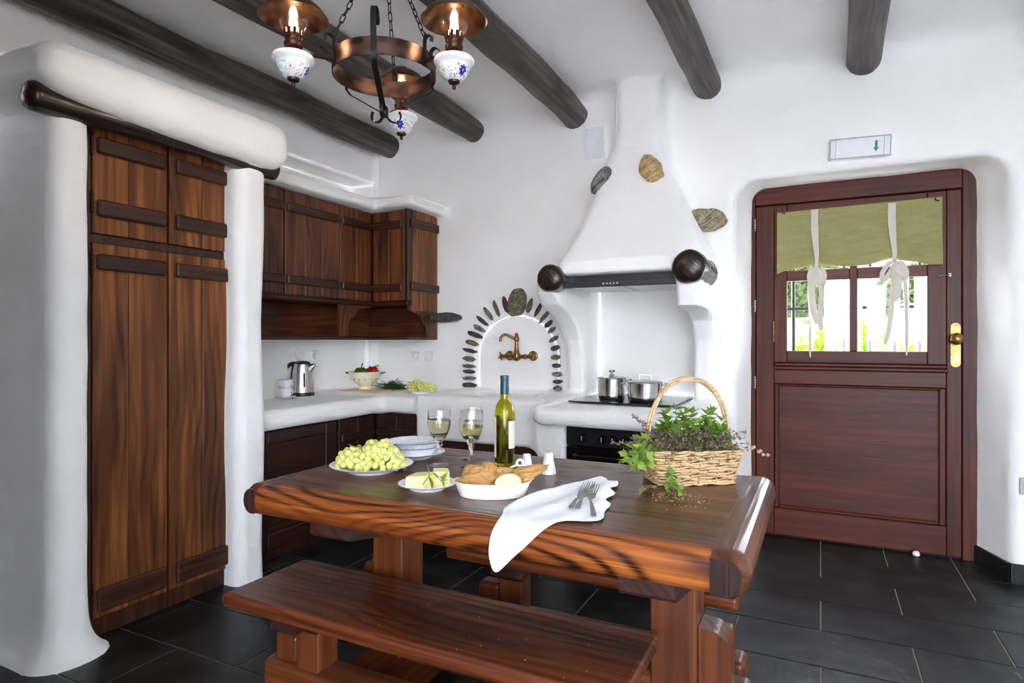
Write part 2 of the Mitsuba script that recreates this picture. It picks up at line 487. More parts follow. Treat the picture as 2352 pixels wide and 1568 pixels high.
def field(p):
    x, y, z = p
    back, left, ceil, pil, pil2, can, cor, top, hood = solids(p)
    # the shallow arched recess above the sink and the splash wall behind the hob
    ax = np.abs(x + 1.965)
    arch = np.where(z < 1.10, ax - 0.325, np.sqrt((x + 1.965) ** 2 + (z - 1.10) ** 2) - 0.325)
    arch = np.maximum(np.maximum(arch, y - 4.035), 0.80 - z)
    back = smax(back, -arch, 0.05)
    d = smin(smin(back, left, 0.05), ceil, 0.11)
    d = smin(d, cor, 0.085)
    d = smin(d, hood, 0.05)
    d = smin(d, top, 0.035)
    d = smin(d, can, 0.03)
    d = smin(d, pil, 0.05)
    d = smin(d, pil2, 0.02)
    splash = np.maximum(np.maximum(np.maximum(-1.37 - x, x + 0.70), y - 4.10), np.maximum(0.886 - z, z - 1.62))
    d = smax(d, -splash, 0.05)
    # the deep splayed opening of the entrance door
    k = np.clip((y - 4.0) / 0.29, -0.2, 1.3)
    xl, xr = -0.470 + 0.078 * k, 0.888 - 0.108 * k
    q1, q2 = np.maximum(xl - x, x - xr), z - 2.222
    r = 0.145 - 0.06 * np.clip(k, 0, 1)
    hole = np.minimum(np.maximum(q1 + r, q2 + r), 0) + np.sqrt(np.maximum(q1 + r, 0) ** 2 + np.maximum(q2 + r, 0) ** 2) - r
    d = smax(d, -np.maximum(hole, 3.5 - y), 0.045)
    # sink basin and oven bay
    d = smax(d, -sbox(p, -2.22, -1.66, 3.50, 3.90, 0.74, 1.2, 0.06), 0.03)
    d = np.maximum(d, -np.maximum(np.maximum(np.maximum(-1.322 - x, x + 0.733), y - 3.9), z - 0.770 + 0 * x))
    w = 0.010 * (meshkit.noise(np.stack([x * 3.1, y * 3.1, z * 2.3], -1), 5) - 0.5) + 0.006 * (meshkit.noise(np.stack([x * 8, y * 8, z * 6], -1), 6) - 0.5)
    return d + w


def surface_nets(D, o, h):
    """Naive surface nets: (vertices, quads) of the zero level of the grid D."""
    S = D < 0
    c = [S[i:S.shape[0] - 1 + i, j:S.shape[1] - 1 + j, k:S.shape[2] - 1 + k] for i in (0, 1) for j in (0, 1) for k in (0, 1)]
    n = sum(a.astype(np.int8) for a in c)
    cells = np.argwhere((n > 0) & (n < 8))
    idx = np.full(n.shape, -1, np.int32)
    idx[tuple(cells.T)] = np.arange(len(cells))
    acc, cnt = np.zeros((len(cells), 3)), np.zeros((len(cells), 1))
    cor = np.array([(i, j, k) for i in (0, 1) for j in (0, 1) for k in (0, 1)])
    val = [D[tuple((cells + q).T)] for q in cor]
    for a in range(8):
        for b in range(a + 1, 8):
            if np.abs(cor[a] - cor[b]).sum() == 1:
                m = (val[a] < 0) != (val[b] < 0)
                t = val[a][m] / (val[a][m] - val[b][m])
                acc[m] += cor[a] + t[:, None] * (cor[b] - cor[a])
                cnt[m] += 1
    V = (cells + acc / cnt) * h + o
    Q = []
    for ax in range(3):
        lo = [slice(1, -1)] * 3
        hi = [slice(1, -1)] * 3
        lo[ax], hi[ax] = slice(0, -1), slice(1, None)
        A, B = S[tuple(lo)], S[tuple(hi)]
        e = np.argwhere(A != B)
        off = np.ones(3, int)
        off[ax] = 0
        e = e + off
        inside = S[tuple(e.T)]
        b, c2 = [i for i in range(3) if i != ax]
        eb, ec = np.eye(3, dtype=int)[b], np.eye(3, dtype=int)[c2]
        q = np.stack([idx[tuple((e - x).T)] for x in (0 * eb, eb, eb + ec, ec)], 1)
        flip = inside if ax != 1 else ~inside
        q[~flip] = q[~flip][:, ::-1]
        Q.append(q)
    return V, np.vstack(Q)


H_ = 0.017
GO = np.array([-3.62, 0.85, -0.06])
GN = np.ceil((np.array([2.66, 4.42, 3.02]) - GO) / H_).astype(int) + 1
D = np.full(GN, 0.3, np.float32)
for (x0, x1, y0, y1, z0, z1) in ((-9, 9, 3.1, 9, -9, 9), (-9, -2.38, -9, 3.15, -9, 9), (-2.42, 9, -9, 3.15, 2.74, 9)):
    a = np.clip(np.floor((np.array([x0, y0, z0]) - GO) / H_).astype(int), 0, GN)
    b = np.clip(np.ceil((np.array([x1, y1, z1]) - GO) / H_).astype(int), 0, GN)
    g = [(GO[i] + H_ * np.arange(a[i], b[i])).astype(np.float32) for i in range(3)]
    for i0 in range(0, len(g[0]), 40):
        X, Y, Z = np.meshgrid(g[0][i0:i0 + 40], g[1], g[2], indexing='ij')
        D[a[0] + i0:a[0] + i0 + X.shape[0], a[1]:b[1], a[2]:b[2]] = field((X, Y, Z))
V, Q = surface_nets(D, GO, H_)
del D


def grad(V):
    e = 0.004
    return np.stack([(field(tuple((V + d).T)) - field(tuple((V - d).T))) / (2 * e) for d in np.eye(3) * e], 1)


for _ in range(2):
    G = grad(V)
    dd = field(tuple(V.T))
    V = V - np.clip(dd, -0.01, 0.01)[:, None] * G / np.maximum((G ** 2).sum(1, keepdims=True), 0.25)
G = grad(V)
NRM = G / np.maximum(np.linalg.norm(G, axis=1, keepdims=True), 1e-9)
FACES = np.vstack([Q[:, [0, 1, 2]], Q[:, [0, 2, 3]]])
fn = np.cross(V[FACES[:, 1]] - V[FACES[:, 0]], V[FACES[:, 2]] - V[FACES[:, 0]])
bad = (fn * NRM[FACES].sum(1)).sum(1) < 0
FACES[bad] = FACES[bad][:, ::-1]
C = V[FACES].mean(1)
OWNER = np.argmin(np.stack(solids(tuple(C.T))), 0)
PL_LABEL = {
    'wall_back': 'white plastered back wall with the deep splayed door opening and the arched sink recess',
    'wall_left': 'white plastered left wall behind the wardrobe niche and the corner cupboards',
    'ceiling': 'white plastered ceiling carried on dark round log beams',
    'pillar': 'thick white plaster pillar with a flared foot at the left of the wardrobe',
    'pillar_001': 'narrow white plaster pillar between the wardrobe and the worktop',
    'plaster_canopy': 'rounded white plaster canopy above the wardrobe and its log lintel',
    'trim_1': 'white plaster cornice running over the corner wall cupboards',
    'worktop': 'white plastered masonry worktop with sink apron and projecting hob counter',
    'chimney_hood': 'flared white plaster chimney hood over the hob with two cheek walls'}
for i, name in enumerate(PLASTER):
    f = FACES[OWNER == i]
    if not len(f):
        continue
    u, inv = np.unique(f, return_inverse=True)
    vv, ff, nn = V[u], inv.reshape(-1, 3), NRM[u]
    if name == 'ceiling':                       # the plain rest of the ceiling, over and behind the camera
        s = np.array([[-3.62, -2.45, 2.9], [2.66, -2.45, 2.9], [2.66, 0.9, 2.9], [-3.62, 0.9, 2.9]])
        ff = np.vstack([ff, np.array([[0, 2, 1], [0, 3, 2]]) + len(vv)])
        vv, nn = np.vstack([vv, s]), np.vstack([nn, np.tile([0, 0, -1.0], (4, 1))])
    if name == 'wall_left':
        s = np.array([[-3.3, -2.45, -0.1], [-3.3, 0.95, -0.1], [-3.3, 0.95, 3.0], [-3.3, -2.45, 3.0]])
        ff = np.vstack([ff, np.array([[0, 1, 2], [0, 2, 3]]) + len(vv)])
        vv, nn = np.vstack([vv, s]), np.vstack([nn, np.tile([1.0, 0, 0], (4, 1))])
    put(name, shape((vv, ff), 'm_plaster', normals=nn), label=PL_LABEL[name],
        kind=None if name in ('worktop', 'chimney_hood') else 'structure', cat={'worktop': 'worktop', 'chimney_hood': 'hood'}.get(name))
del V, Q, FACES, NRM, G, C

# ------------------------------------------------------------------ the rest of the shell, outside the frame: roof slab, right wall and rear wall with their windows
y0, y1, z0, z1 = WINDOW_RIGHT
add('wall_right', cat(cb(2.6, 2.9, -2.45, y0, -0.1, 3.0, 0.01), cb(2.6, 2.9, y1, 4.42, -0.1, 3.0, 0.01), cb(2.6, 2.9, y0 - 0.01, y1 + 0.01, -0.1, z0, 0.01),
                      cb(2.6, 2.9, y0 - 0.01, y1 + 0.01, z1, 3.0, 0.01)), 'm_wall_plain', False, label='white right wall with the wide window', kind='structure')
x0, x1, z0, z1 = WINDOW_FRONT
add('wall_front', cat(cb(-3.6, x0, -2.7, -2.4, -0.1, 3.0, 0.01), cb(x1, 2.9, -2.7, -2.4, -0.1, 3.0, 0.01), cb(x0 - 0.01, x1 + 0.01, -2.7, -2.4, -0.1, z0, 0.01),
                      cb(x0 - 0.01, x1 + 0.01, -2.7, -2.4, z1, 3.0, 0.01)), 'm_wall_plain', False, label='white wall behind the camera with glazed doors', kind='structure')
add('wall_partition', cb(-3.4, -1.62, 0.42, 0.57, -0.1, 2.95, 0.02), 'm_dark', False, label='dark boarded partition wall left of the camera, outside the picture', kind='structure')
add('roof', cb(-3.7, 2.95, -2.75, 4.47, 3.02, 3.2, 0.01), 'm_wall_plain', False, label='flat roof slab', kind='structure')


def window(name, a0, a1, z0, z1, at, axis, n):
    """A dark timber window frame with mullions and one pane per light."""
    key = K(name)
    w = 0.055

    def bar(a, b, c, d):
        return cb(at, at + 0.06, a, b, c, d) if axis == 'x' else cb(a, b, at, at + 0.06, c, d)
    fr = [bar(a0, a1, z0, z0 + w), bar(a0, a1, z1 - w, z1)] + [bar(a0 + (a1 - a0) * i / n - (w / 2 if 0 < i < n else 0 if i == 0 else w), a0 + (a1 - a0) * i / n + (w / 2 if 0 < i < n else w if i == 0 else 0), z0 + w, z1 - w) for i in range(n + 1)]
    for m in fr:
        add(key + '__frame', m, 'm_dark', 30, 'z')
    for i in range(n):
        b0, b1 = a0 + (a1 - a0) * i / n + w / 2, a0 + (a1 - a0) * (i + 1) / n - w / 2
        c = at + 0.03
        v = np.array([[c, b0, z0 + w], [c, b1, z0 + w], [c, b1, z1 - w], [c, b0, z1 - w]]) if axis == 'x' else np.array([[b0, c, z0 + w], [b1, c, z0 + w], [b1, c, z1 - w], [b0, c, z1 - w]])
        add(key + '__pane', (v, np.array([[0, 1, 2], [0, 2, 3]])), 'm_pane', False)
    tag(key, 'dark framed window outside the picture', None, None, 'structure')


window('window_1', WINDOW_RIGHT[0], WINDOW_RIGHT[1], WINDOW_RIGHT[2], WINDOW_RIGHT[3], 2.66, 'x', 3)
window('window_2', WINDOW_FRONT[0], WINDOW_FRONT[1], WINDOW_FRONT[2], WINDOW_FRONT[3], -2.6, 'y', 4)

# ------------------------------------------------------------------ floor: grout bed with one slate per tile, laid in half bond
add('floor', cb(-3.6, 2.9, -2.7, 4.42, -0.12, -0.003, 0.002), 'm_grout', False, label='black slate floor laid in half bond with pale joints', kind='structure')
tl, th = 0.667, 0.333
tile_shape = {}
for j in range(0, 14):
    ya, yb = 3.973 - th * (j + 1), 3.973 - th * j
    off = 0.003 if j % 2 == 0 else 0.336
    for i in range(-6, 4):
        xa, xb = off + tl * i, off + tl * (i + 1)
        if xb < -3.2 or xa > 2.55 or yb < 0.9 and not (-3 < xa < 1.5):
            continue
        xa2, xb2 = max(xa, -3.3), min(xb, 2.6)
        m = cb(xa2 + 0.003, xb2 - 0.003, ya + 0.003, yb - 0.003, -0.02, 0.0 + 0.0008 * RNG.random(), 0.002)
        add('floor__tile', m, 'm_slate', False)
for xa, xb in ((-0.33, 0.003), (0.003, 0.336), (0.336, 0.67), (0.67, 1.0)):
    add('floor__tile', cb(xa + 0.003, xb - 0.003, 3.976, 4.30, -0.02, 0.0, 0.002), 'm_slate', False)
add('floor__tile', cb(1.0, 2.6, 3.976, 4.05, -0.02, 0.0, 0.002), 'm_slate', False)

bx = [(0.786, 4.27), (0.879, 4.0), (2.6, 3.99)]
for (xa, ya), (xb, yb) in zip(bx[:-1], bx[1:]):
    d = np.array([xb - xa, yb - ya])
    nrm = np.array([d[1], -d[0]]) / np.linalg.norm(d)
    if nrm[0] > 0.3:
        nrm = -nrm
    q = [(xa, ya), (xb, yb), (xb + nrm[0] * 0.012, yb + nrm[1] * 0.012 - 0.004), (xa + nrm[0] * 0.012, ya + nrm[1] * 0.012)]
    add('baseboard_right', prism(q, 0.0, 0.098, 'z'), 'm_slate', False, label='black slate skirting at the right of the door', kind='structure')

# ------------------------------------------------------------------ ceiling beams: peeled logs
def log(a, b, r, seed, n=22, m=46, wob=0.012, flat=0.0):
    a, b = np.asarray(a, float), np.asarray(b, float)
    t = np.linspace(0, 1, m)
    p = a + (b - a) * t[:, None]
    ax = (b - a) / np.linalg.norm(b - a)
    L = np.linalg.norm(b - a)
    q = np.stack([t * L * 1.1 + seed * 9.1, 0 * t, 0 * t], 1)
    p = p + np.stack([wob * 2 * (meshkit.noise(q + k * 37.7, seed) - 0.5) for k in range(3)], 1) * (1 - np.abs(ax))
    me = tube(p, r, n)
    v = me.vertices
    c = np.clip((v - a) @ ax, 0, L)
    cen = np.stack([np.interp(c, t * L, p[:, k]) for k in range(3)], 1)
    d = v - cen
    k = 1 + 0.22 * (meshkit.fbm(v * np.array([7, 7, 7]) * (1 - 0.75 * np.abs(ax)) + seed, 3, seed) - 0.5) * 2 * 0.8
    d2 = d * k[:, None]
    me.vertices = cen + d2
    return me


BEAMS = [(-3.085, 2.795, 0.090, 'dark log ceiling beam nearest the left wall, above the wardrobe canopy'),
         (-2.33, 2.805, 0.088, 'dark log ceiling beam crossing behind the chandelier ring'),
         (-1.515, 2.80, 0.092, 'dark log ceiling beam behind the right lamp, ending above the vent grille'),
         (-0.640, 2.838, 0.085, 'grey log ceiling beam ending above the chimney hood'),
         (0.215, 2.832, 0.090, 'grey log ceiling beam nearest the door, rightmost in view'),
         (1.05, 2.82, 0.09, 'log ceiling beam right of the door')]
for i, (x, z, r, lab) in enumerate(BEAMS):
    add('ceiling_beam', log((x, 0.1 if i < 5 else 0.6, z), (x + 0.01, 4.06, z), r, 11 + i, wob=0.02), 'm_beam', 60, 'y', label=lab, cat='beam', group='log beams under the ceiling')

ly = np.concatenate([1.232 + np.array([0, 0.003, 0.009, 0.018, 0.03, 0.045]), np.linspace(1.30, 2.40, 36), [2.41, 2.417, 2.42]])
lr = 0.050 * np.concatenate([[0.05, 0.50, 0.80, 1.02, 1.12, 1.14], np.linspace(1.10, 1.0, 4), np.ones(32), [0.92, 0.7, 0.05]])
lx = -2.630 + 0.006 * np.sin(ly * 5.0)
lg = tube(np.stack([lx, ly, 2.163 + 0.005 * np.sin(ly * 7.0 + 1)], 1), lr, 24)
lg.vertices = lg.vertices + lg.vertex_normals * (0.010 * (meshkit.fbm(lg.vertices * np.array([14, 5, 14]), 3, 31) - 0.5))[:, None]
add('lintel_log', lg, 'm_log', 60, 'y', label='dark crooked log lintel over the wardrobe, under the plaster canopy', cat='beam')

# ------------------------------------------------------------------ plank fronts
def plank_front(door, plane, sgn, spans, z0, z1, battens, mat='m_plank', th=0.022, bmat='m_dark', bspan=None, bth=0.020):
    """Upright planks with wide chamfered battens; plane 'x' faces +x at sgn, plane 'y' faces -y at sgn."""
    for a, b in spans:
        g = 0.0012
        m = cb(sgn - th, sgn, a + g, b - g, z0, z1, 0.0022) if plane == 'x' else cb(a + g, b - g, sgn, sgn + th, z0, z1, 0.0022)
        add(door + '__plank', m, mat, False, 'z')
    a, b = bspan or (spans[0][0] + 0.014, spans[-1][1] - 0.014)
    for c, d in battens:
        m = cb(sgn - 0.002, sgn + bth, a, b, c, d, 0.007) if plane == 'x' else cb(a, b, sgn - bth, sgn + 0.002, c, d, 0.007)
        add(door + '__batten', m, bmat, False, 'y' if plane == 'x' else 'x')


def hinge(owner, x, y, z0, z1, mat='m_iron', r=0.0055, base='hinge'):
    n = 5
    prof = [(0, z0)]
    for i in range(n):
        a, b = z0 + (z1 - z0) * i / n, z0 + (z1 - z0) * (i + 1) / n
        prof += [(r * 0.6, a + 0.001), (r, a + 0.003), (r, b - 0.003), (r * 0.6, b - 0.001)]
    prof.append((0, z1))
    add(owner + '__' + base, lathe(prof, 10, (x, y, 0)), mat, 30)


# wardrobe in the niche between the two pillars
w = thing('wardrobe', 'tall brown plank wardrobe with four battened doors under the log lintel', 'wardrobe')
WX = -2.712
add(w + '__frame', cat(cb(WX - 0.03, WX - 0.004, 1.462, 1.521, 0.0, 2.19), cb(WX - 0.03, WX - 0.006, 2.197, 2.26, 0.0, 2.19),
                       cb(WX - 0.03, WX - 0.006, 1.515, 2.205, 1.655, 1.695), cb(WX - 0.03, WX - 0.008, 1.515, 2.205, 2.145, 2.20),
                       cb(WX - 0.03, WX - 0.010, 1.515, 2.205, 0.0, 0.085), cb(WX - 0.05, WX - 0.03, 1.46, 2.26, 0.0, 2.2)), 'm_dark', False, 'z')
for (za, zb, bt) in ((1.697, 2.150, ((1.768, 1.838), (2.032, 2.100))), (0.083, 1.656, ((0.108, 0.205), (1.543, 1.610)))):
    for (a, m_, b, bs) in ((1.524, 1.675, 1.853, (1.537, 1.840)), (1.863, 2.036, 2.196, (1.893, 2.190))):
        d = K(w + '__door')
        plank_front(d, 'x', WX, [(a, m_), (m_, b)], za, zb, bt, bspan=bs)
    for c in ((2.02, 2.12), (1.78, 1.87)) if za > 1 else ((1.52, 1.62), (0.12, 0.23)):
        hinge(w, WX + 0.003, 1.5205, c[0], c[1])

# wall cupboards around the corner
UX, UY = -2.951, 3.613
c1 = thing('wall_cupboard', 'dark brown plank wall cupboards along the left wall over the kettle', 'cupboard')
add(c1 + '__carcass', cat(cb(-3.28, UX - 0.026, 2.30, 3.61, 1.50, 2.186), cb(-3.28, UX - 0.03, 2.775, 2.786, 1.5, 2.186)), 'm_dark', False, 'z')
for (pl, bt, bs) in (([(2.34, 2.56), (2.56, 2.774)], None, (2.34, 2.774)), ([(2.785, 2.95), (2.95, 3.10), (3.10, 3.262)], None, None), ([(3.276, 3.44), (3.44, 3.604)], None, (3.287, 3.602))):
    d = K(c1 + '__door')
    plank_front(d, 'x', UX, pl, 1.533, 2.176, ((1.597, 1.652), (2.046, 2.102)), 'm_plank_red', 0.02, 'm_dark', bs, 0.016)
add(c1 + '__rail', cb(UX - 0.03, UX - 0.003, 3.263, 3.275, 1.53, 2.176), 'm_dark', False, 'z')
hinge(c1, UX + 0.002, 3.269, 2.02, 2.08)
hinge(c1, UX + 0.002, 3.269, 1.59, 1.65)
prof = [(-3.28, 1.495), (UX + 0.012, 1.495), (UX + 0.024, 1.505), (UX + 0.026, 1.516), (UX + 0.014, 1.524), (UX + 0.01, 1.532), (-3.28, 1.532)]
add(c1 + '__moulding', prism(prof, 2.30, 3.61, 'y'), 'm_dark', 30, 'y')
add(c1 + '__back_panel', cb(-3.285, -3.26, 2.30, 3.98, 1.25, 1.50), 'm_plank_red', False, 'y')
add(c1 + '__shelf', rb(-3.285, UX + 0.008, 2.30, 3.62, 1.250, 1.274, 0.008), 'm_dark', 30, 'y')
br = [(3.272, 1.274), (3.358, 1.274)] + [(float(a), float(b)) for a, b in curve([(3.358, 1.274), (3.360, 1.355), (3.385, 1.40), (3.43, 1.415), (3.455, 1.455), (3.52, 1.475), (3.61, 1.487)], 6)] + [(3.61, 1.497), (3.272, 1.497)]
add(c1 + '__bracket', prism(br, UX - 0.024, UX - 0.004, 'x'), 'm_plank_red', 30, 'z')

c2 = thing('wall_cupboard', 'dark brown plank wall cupboard on the back wall with a battened side panel', 'cupboard')
add(c2 + '__carcass', cb(-3.25, -2.652, UY + 0.024, 3.985, 1.50, 2.184), 'm_dark', False, 'z')
d = K(c2 + '__door')
plank_front(d, 'y', UY, [(-2.943, -2.80), (-2.80, -2.664)], 1.533, 2.180, ((1.597, 1.652), (2.050, 2.108)), 'm_plank_red', 0.02, 'm_dark', (-2.941, -2.680), 0.016)
add(c2 + '__post', cb(-2.661, -2.628, UY - 0.004, UY + 0.05, 1.53, 2.186, 0.004), 'm_dark', False, 'z')
pr = [(UY, 1.495), (UY - 0.012, 1.495), (UY - 0.024, 1.505), (UY - 0.026, 1.516), (UY - 0.014, 1.524), (UY - 0.01, 1.532), (UY, 1.532)]
add(c2 + '__moulding', prism([(a, b) for a, b in pr], -2.96, -2.628, 'x'), 'm_dark', 30, 'x')
sp = K(c2 + '__side_panel')
for a, b in ((3.664, 3.812), (3.812, 3.985)):
    add(sp + '__plank', cb(-2.652, -2.626, a + 0.001, b - 0.001, 1.46, 2.186, 0.002), 'm_plank', False, 'z')
add(sp + '__batten', cb(-2.630, -2.610, 3.640, 3.990, 2.062, 2.124, 0.006), 'm_dark', False, 'y')
add(sp + '__batten', cb(-2.630, -2.610, 3.640, 3.990, 1.606, 1.664, 0.006), 'm_dark', False, 'y')
br = [(3.985, 1.25), (3.985, 1.495), (3.63, 1.495)] + [(float(a), float(b)) for a, b in curve([(3.63, 1.475), (3.66, 1.45), (3.73, 1.435), (3.77, 1.40), (3.80, 1.36), (3.83, 1.335), (3.845, 1.29), (3.845, 1.25)], 6)]
add(c2 + '__bracket', prism(br, -2.650, -2.628, 'x'), 'm_plank_red', 30, 'z')
add(c2 + '__shelf', rb(-3.24, -2.632, UY, 3.985, 1.250, 1.274, 0.008), 'm_dark', 30, 'x')
add(c2 + '__back_panel', cb(-3.262, -2.652, 3.945, 3.985, 1.25, 1.50), 'm_plank_red', False, 'x')

# floor cupboards under the worktop
BX, BY = -2.755, 3.405
b1 = thing('base_cupboard', 'very dark wooden floor cupboards under the left worktop', 'cupboard')
add(b1 + '__carcass', cat(cb(-3.26, BX - 0.024, 2.36, 3.97, 0.06, 0.765), cb(-3.2, BX - 0.03, 2.36, 3.9, 0.0, 0.1)), 'm_base', False, 'z')
d = K(b1 + '__door')
for a, b, c, e in ((2.38, 2.48, 0.075, 0.735), (2.93, 3.025, 0.075, 0.735)):
    add(d + '__stile', cb(BX - 0.022, BX, a, b, c, e, 0.004), 'm_base', False, 'z')
for c, e in ((0.075, 0.16), (0.665, 0.735)):
    add(d + '__rail', cb(BX - 0.022, BX - 0.001, 2.48, 2.93, c, e, 0.004), 'm_base', False, 'y')
for c, e in ((0.16, 0.33), (0.33, 0.50), (0.50, 0.665)):
    add(d + '__plank', cb(BX - 0.022, BX - 0.010, 2.478, 2.932, c + 0.001, e - 0.001, 0.002), 'm_base', False, 'y')
hinge(b1, BX + 0.002, 3.034, 0.60, 0.68)
d = K(b1 + '__door')
plank_front(d, 'x', BX, [(3.045, 3.22), (3.22, 3.392)], 0.075, 0.735, ((0.59, 0.645), (0.16, 0.215)), 'm_base', 0.022, 'm_base', (3.058, 3.39), 0.016)
b2 = thing('base_cupboard', 'very dark plank floor cupboard on the back wall beside the sink apron', 'cupboard')
add(b2 + '__carcass', cb(-2.75, -1.52, BY + 0.024, 3.97, 0.06, 0.765), 'm_base', False, 'z')
d = K(b2 + '__door')
plank_front(d, 'y', BY, [(-2.745, -2.57), (-2.57, -2.395)], 0.075, 0.735, ((0.59, 0.645), (0.16, 0.215)), 'm_base', 0.022, 'm_base', (-2.742, -2.41), 0.016)
d = K(b2 + '__door')
plank_front(d, 'y', BY, [(-2.39, -2.18), (-2.18, -1.96), (-1.96, -1.74), (-1.74, -1.50)], 0.075, 0.70, ((0.16, 0.215),), 'm_base', 0.022, 'm_base', None, 0.016)

# ------------------------------------------------------------------ entrance door
D1 = thing('door_1', 'mahogany entrance door with a glazed upper casement and a panelled lower half', None)
tag(D1, kind='structure')
DY = 4.275
def dm(part, x0, x1, z0, z1, y=DY, th=0.04, b=0.004, g='z', m='m_door'):
    return add(D1 + '__' + part, cb(x0, x1, y, y + th, z0, z1, b), m, False, g)
dm('jamb', -0.47, -0.372, -0.0, 2.26, 4.268, 0.10)
dm('jamb', 0.722, 0.86, -0.0, 2.26, 4.268, 0.10)
dm('head', -0.372, 0.722, 2.112, 2.26, 4.268, 0.10, g='x')
dm('stile', -0.370, -0.262, 0.012, 2.106, DY, 0.045)
dm('stile', 0.648, 0.720, 0.012, 2.106, DY, 0.045)
dm('rail', -0.262, 0.648, 0.972, 1.062, DY, 0.045, g='x')
dm('rail', -0.262, 0.648, 0.012, 0.180, DY, 0.045, g='x')
dm('panel', -0.262, 0.648, 0.17, 0.985, DY + 0.026, 0.014, g='x')
dm('core', -0.40, -0.215, -0.02, 2.13, DY + 0.046, 0.03)
dm('core', 0.60, 0.78, -0.02, 2.13, DY + 0.046, 0.03)
dm('core', -0.215, 0.60, 2.045, 2.14, DY + 0.046, 0.03, g='x')
dm('core', -0.215, 0.60, 0.96, 1.155, DY + 0.046, 0.03, g='x')
dm('core', -0.215, 0.60, -0.02, 0.20, DY + 0.046, 0.03, g='x')
for a, b, c, e, g in ((-0.262, -0.232, 0.18, 0.972, 'z'), (0.612, 0.648, 0.18, 0.972, 'z'), (-0.232, 0.612, 0.18, 0.200, 'x'), (-0.232, 0.612, 0.955, 0.972, 'x')):
    dm('bead', a, b, c, e, DY + 0.004, 0.03, 0.007, g)
dm('weather_bar', -0.268, 0.655, 1.062, 1.082, DY - 0.022, 0.06, 0.006, 'x')
dm('weather_bar', -0.262, 0.650, 1.084, 1.104, DY - 0.013, 0.05, 0.006, 'x')
cs = K(D1 + '__casement')
def cm(part, x0, x1, z0, z1, y=DY - 0.002, th=0.04, g='z', b=0.004):
    return add(cs + '__' + part, cb(x0, x1, y, y + th, z0, z1, b), 'm_door', False, g)
cm('stile', -0.262, -0.187, 1.106, 2.104)
cm('stile', 0.556, 0.648, 1.106, 2.104)
cm('rail', -0.187, 0.556, 1.106, 1.180, g='x')
cm('rail', -0.187, 0.556, 2.02, 2.104, g='x')
cm('glazing_bar', 0.161, 0.202, 1.18, 2.02)
for a, b in ((-0.187, 0.161), (0.202, 0.556)):
    cm('glazing_bar', a, b, 1.620, 1.686, g='x')
for a, b in ((-0.187, 0.161), (0.202, 0.556)):
    for c, e in ((1.18, 1.62), (1.686, 2.02)):
        v = np.array([[a, DY + 0.022, c], [b, DY + 0.022, c], [b, DY + 0.022, e], [a, DY + 0.022, e]])
        add(cs + '__pane', (v, np.array([[0, 1, 2], [0, 2, 3]])), 'm_pane', False)
for c in (1.945, 1.425, 0.935):
    hinge(D1, -0.374, 4.264, c, c + 0.082, 'm_polished', 0.006)
hinge(cs, -0.264, DY - 0.004, 1.235, 1.37, 'm_brass', 0.004)
hk = cat(tube([(0.60, DY - 0.012, 1.612), (0.63, DY - 0.016, 1.616), (0.668, DY - 0.014, 1.622)], 0.0035, 8), rb(0.655, 0.672, DY - 0.012, DY, 1.608, 1.632, 0.004))
add(D1 + '__casement_catch', hk, 'm_polished', 30)
pl = [(0.690 + 0.024 * math.cos(t), 1.322 + 0.024 * math.sin(t)) for t in np.linspace(0, math.pi, 12)] + [(0.690 + 0.024 * math.cos(t), 1.118 + 0.024 * math.sin(t)) for t in np.linspace(math.pi, 2 * math.pi, 12)]
hp = K(D1 + '__handle_plate')
scene[hp] = shape(prism(pl, DY - 0.009, DY + 0.001, 'y'), 'm_brass', 30)
kn = lathe([(0, 0), (0.012, 0.0), (0.011, 0.018), (0.020, 0.026), (0.031, 0.036), (0.034, 0.046), (0.030, 0.057), (0.017, 0.064), (0, 0.066)], 24)
add(hp + '__knob', xf(kn, rot(90, (1, 0, 0)), tr(0.690, DY - 0.008, 1.255)), 'm_brass', True)
add(hp + '__keyhole', cat(xf(lathe([(0, 0), (0.011, 0), (0.011, 0.004), (0, 0.004)], 16), rot(90, (1, 0, 0)), tr(0.690, DY - 0.008, 1.146)), cb(0.685, 0.695, DY - 0.012, DY - 0.008, 1.118, 1.142, 0.001)), 'm_polished', 30)
ds = thing('door_stop', 'small white round door stop at the foot of the entrance door', 'door stop')
scene[ds] = shape(lathe([(0, 0), (0.016, 0.003), (0.020, 0.012), (0.017, 0.024), (0.008, 0.031), (0, 0.033)], 20, (0.497, 4.235, 0.0005)), 'm_plastic_white', True)

# iron grille outside the glazing and the garden beyond
g = thing('window_grille', 'dark iron bars outside the glazed half of the entrance door', 'grille')
for x in (-0.155, 0.137, 0.280, 0.412, 0.541):
    add(g + '__bar', tube([(x, 4.46, 0.95), (x, 4.46, 2.2)], 0.0105, 8), 'm_iron', 30)
for z in (1.452, 1.02):
    add(g + '__rail', cb(-0.46, 0.86, 4.452, 4.472, z - 0.009, z + 0.009, 0.002), 'm_iron', False)

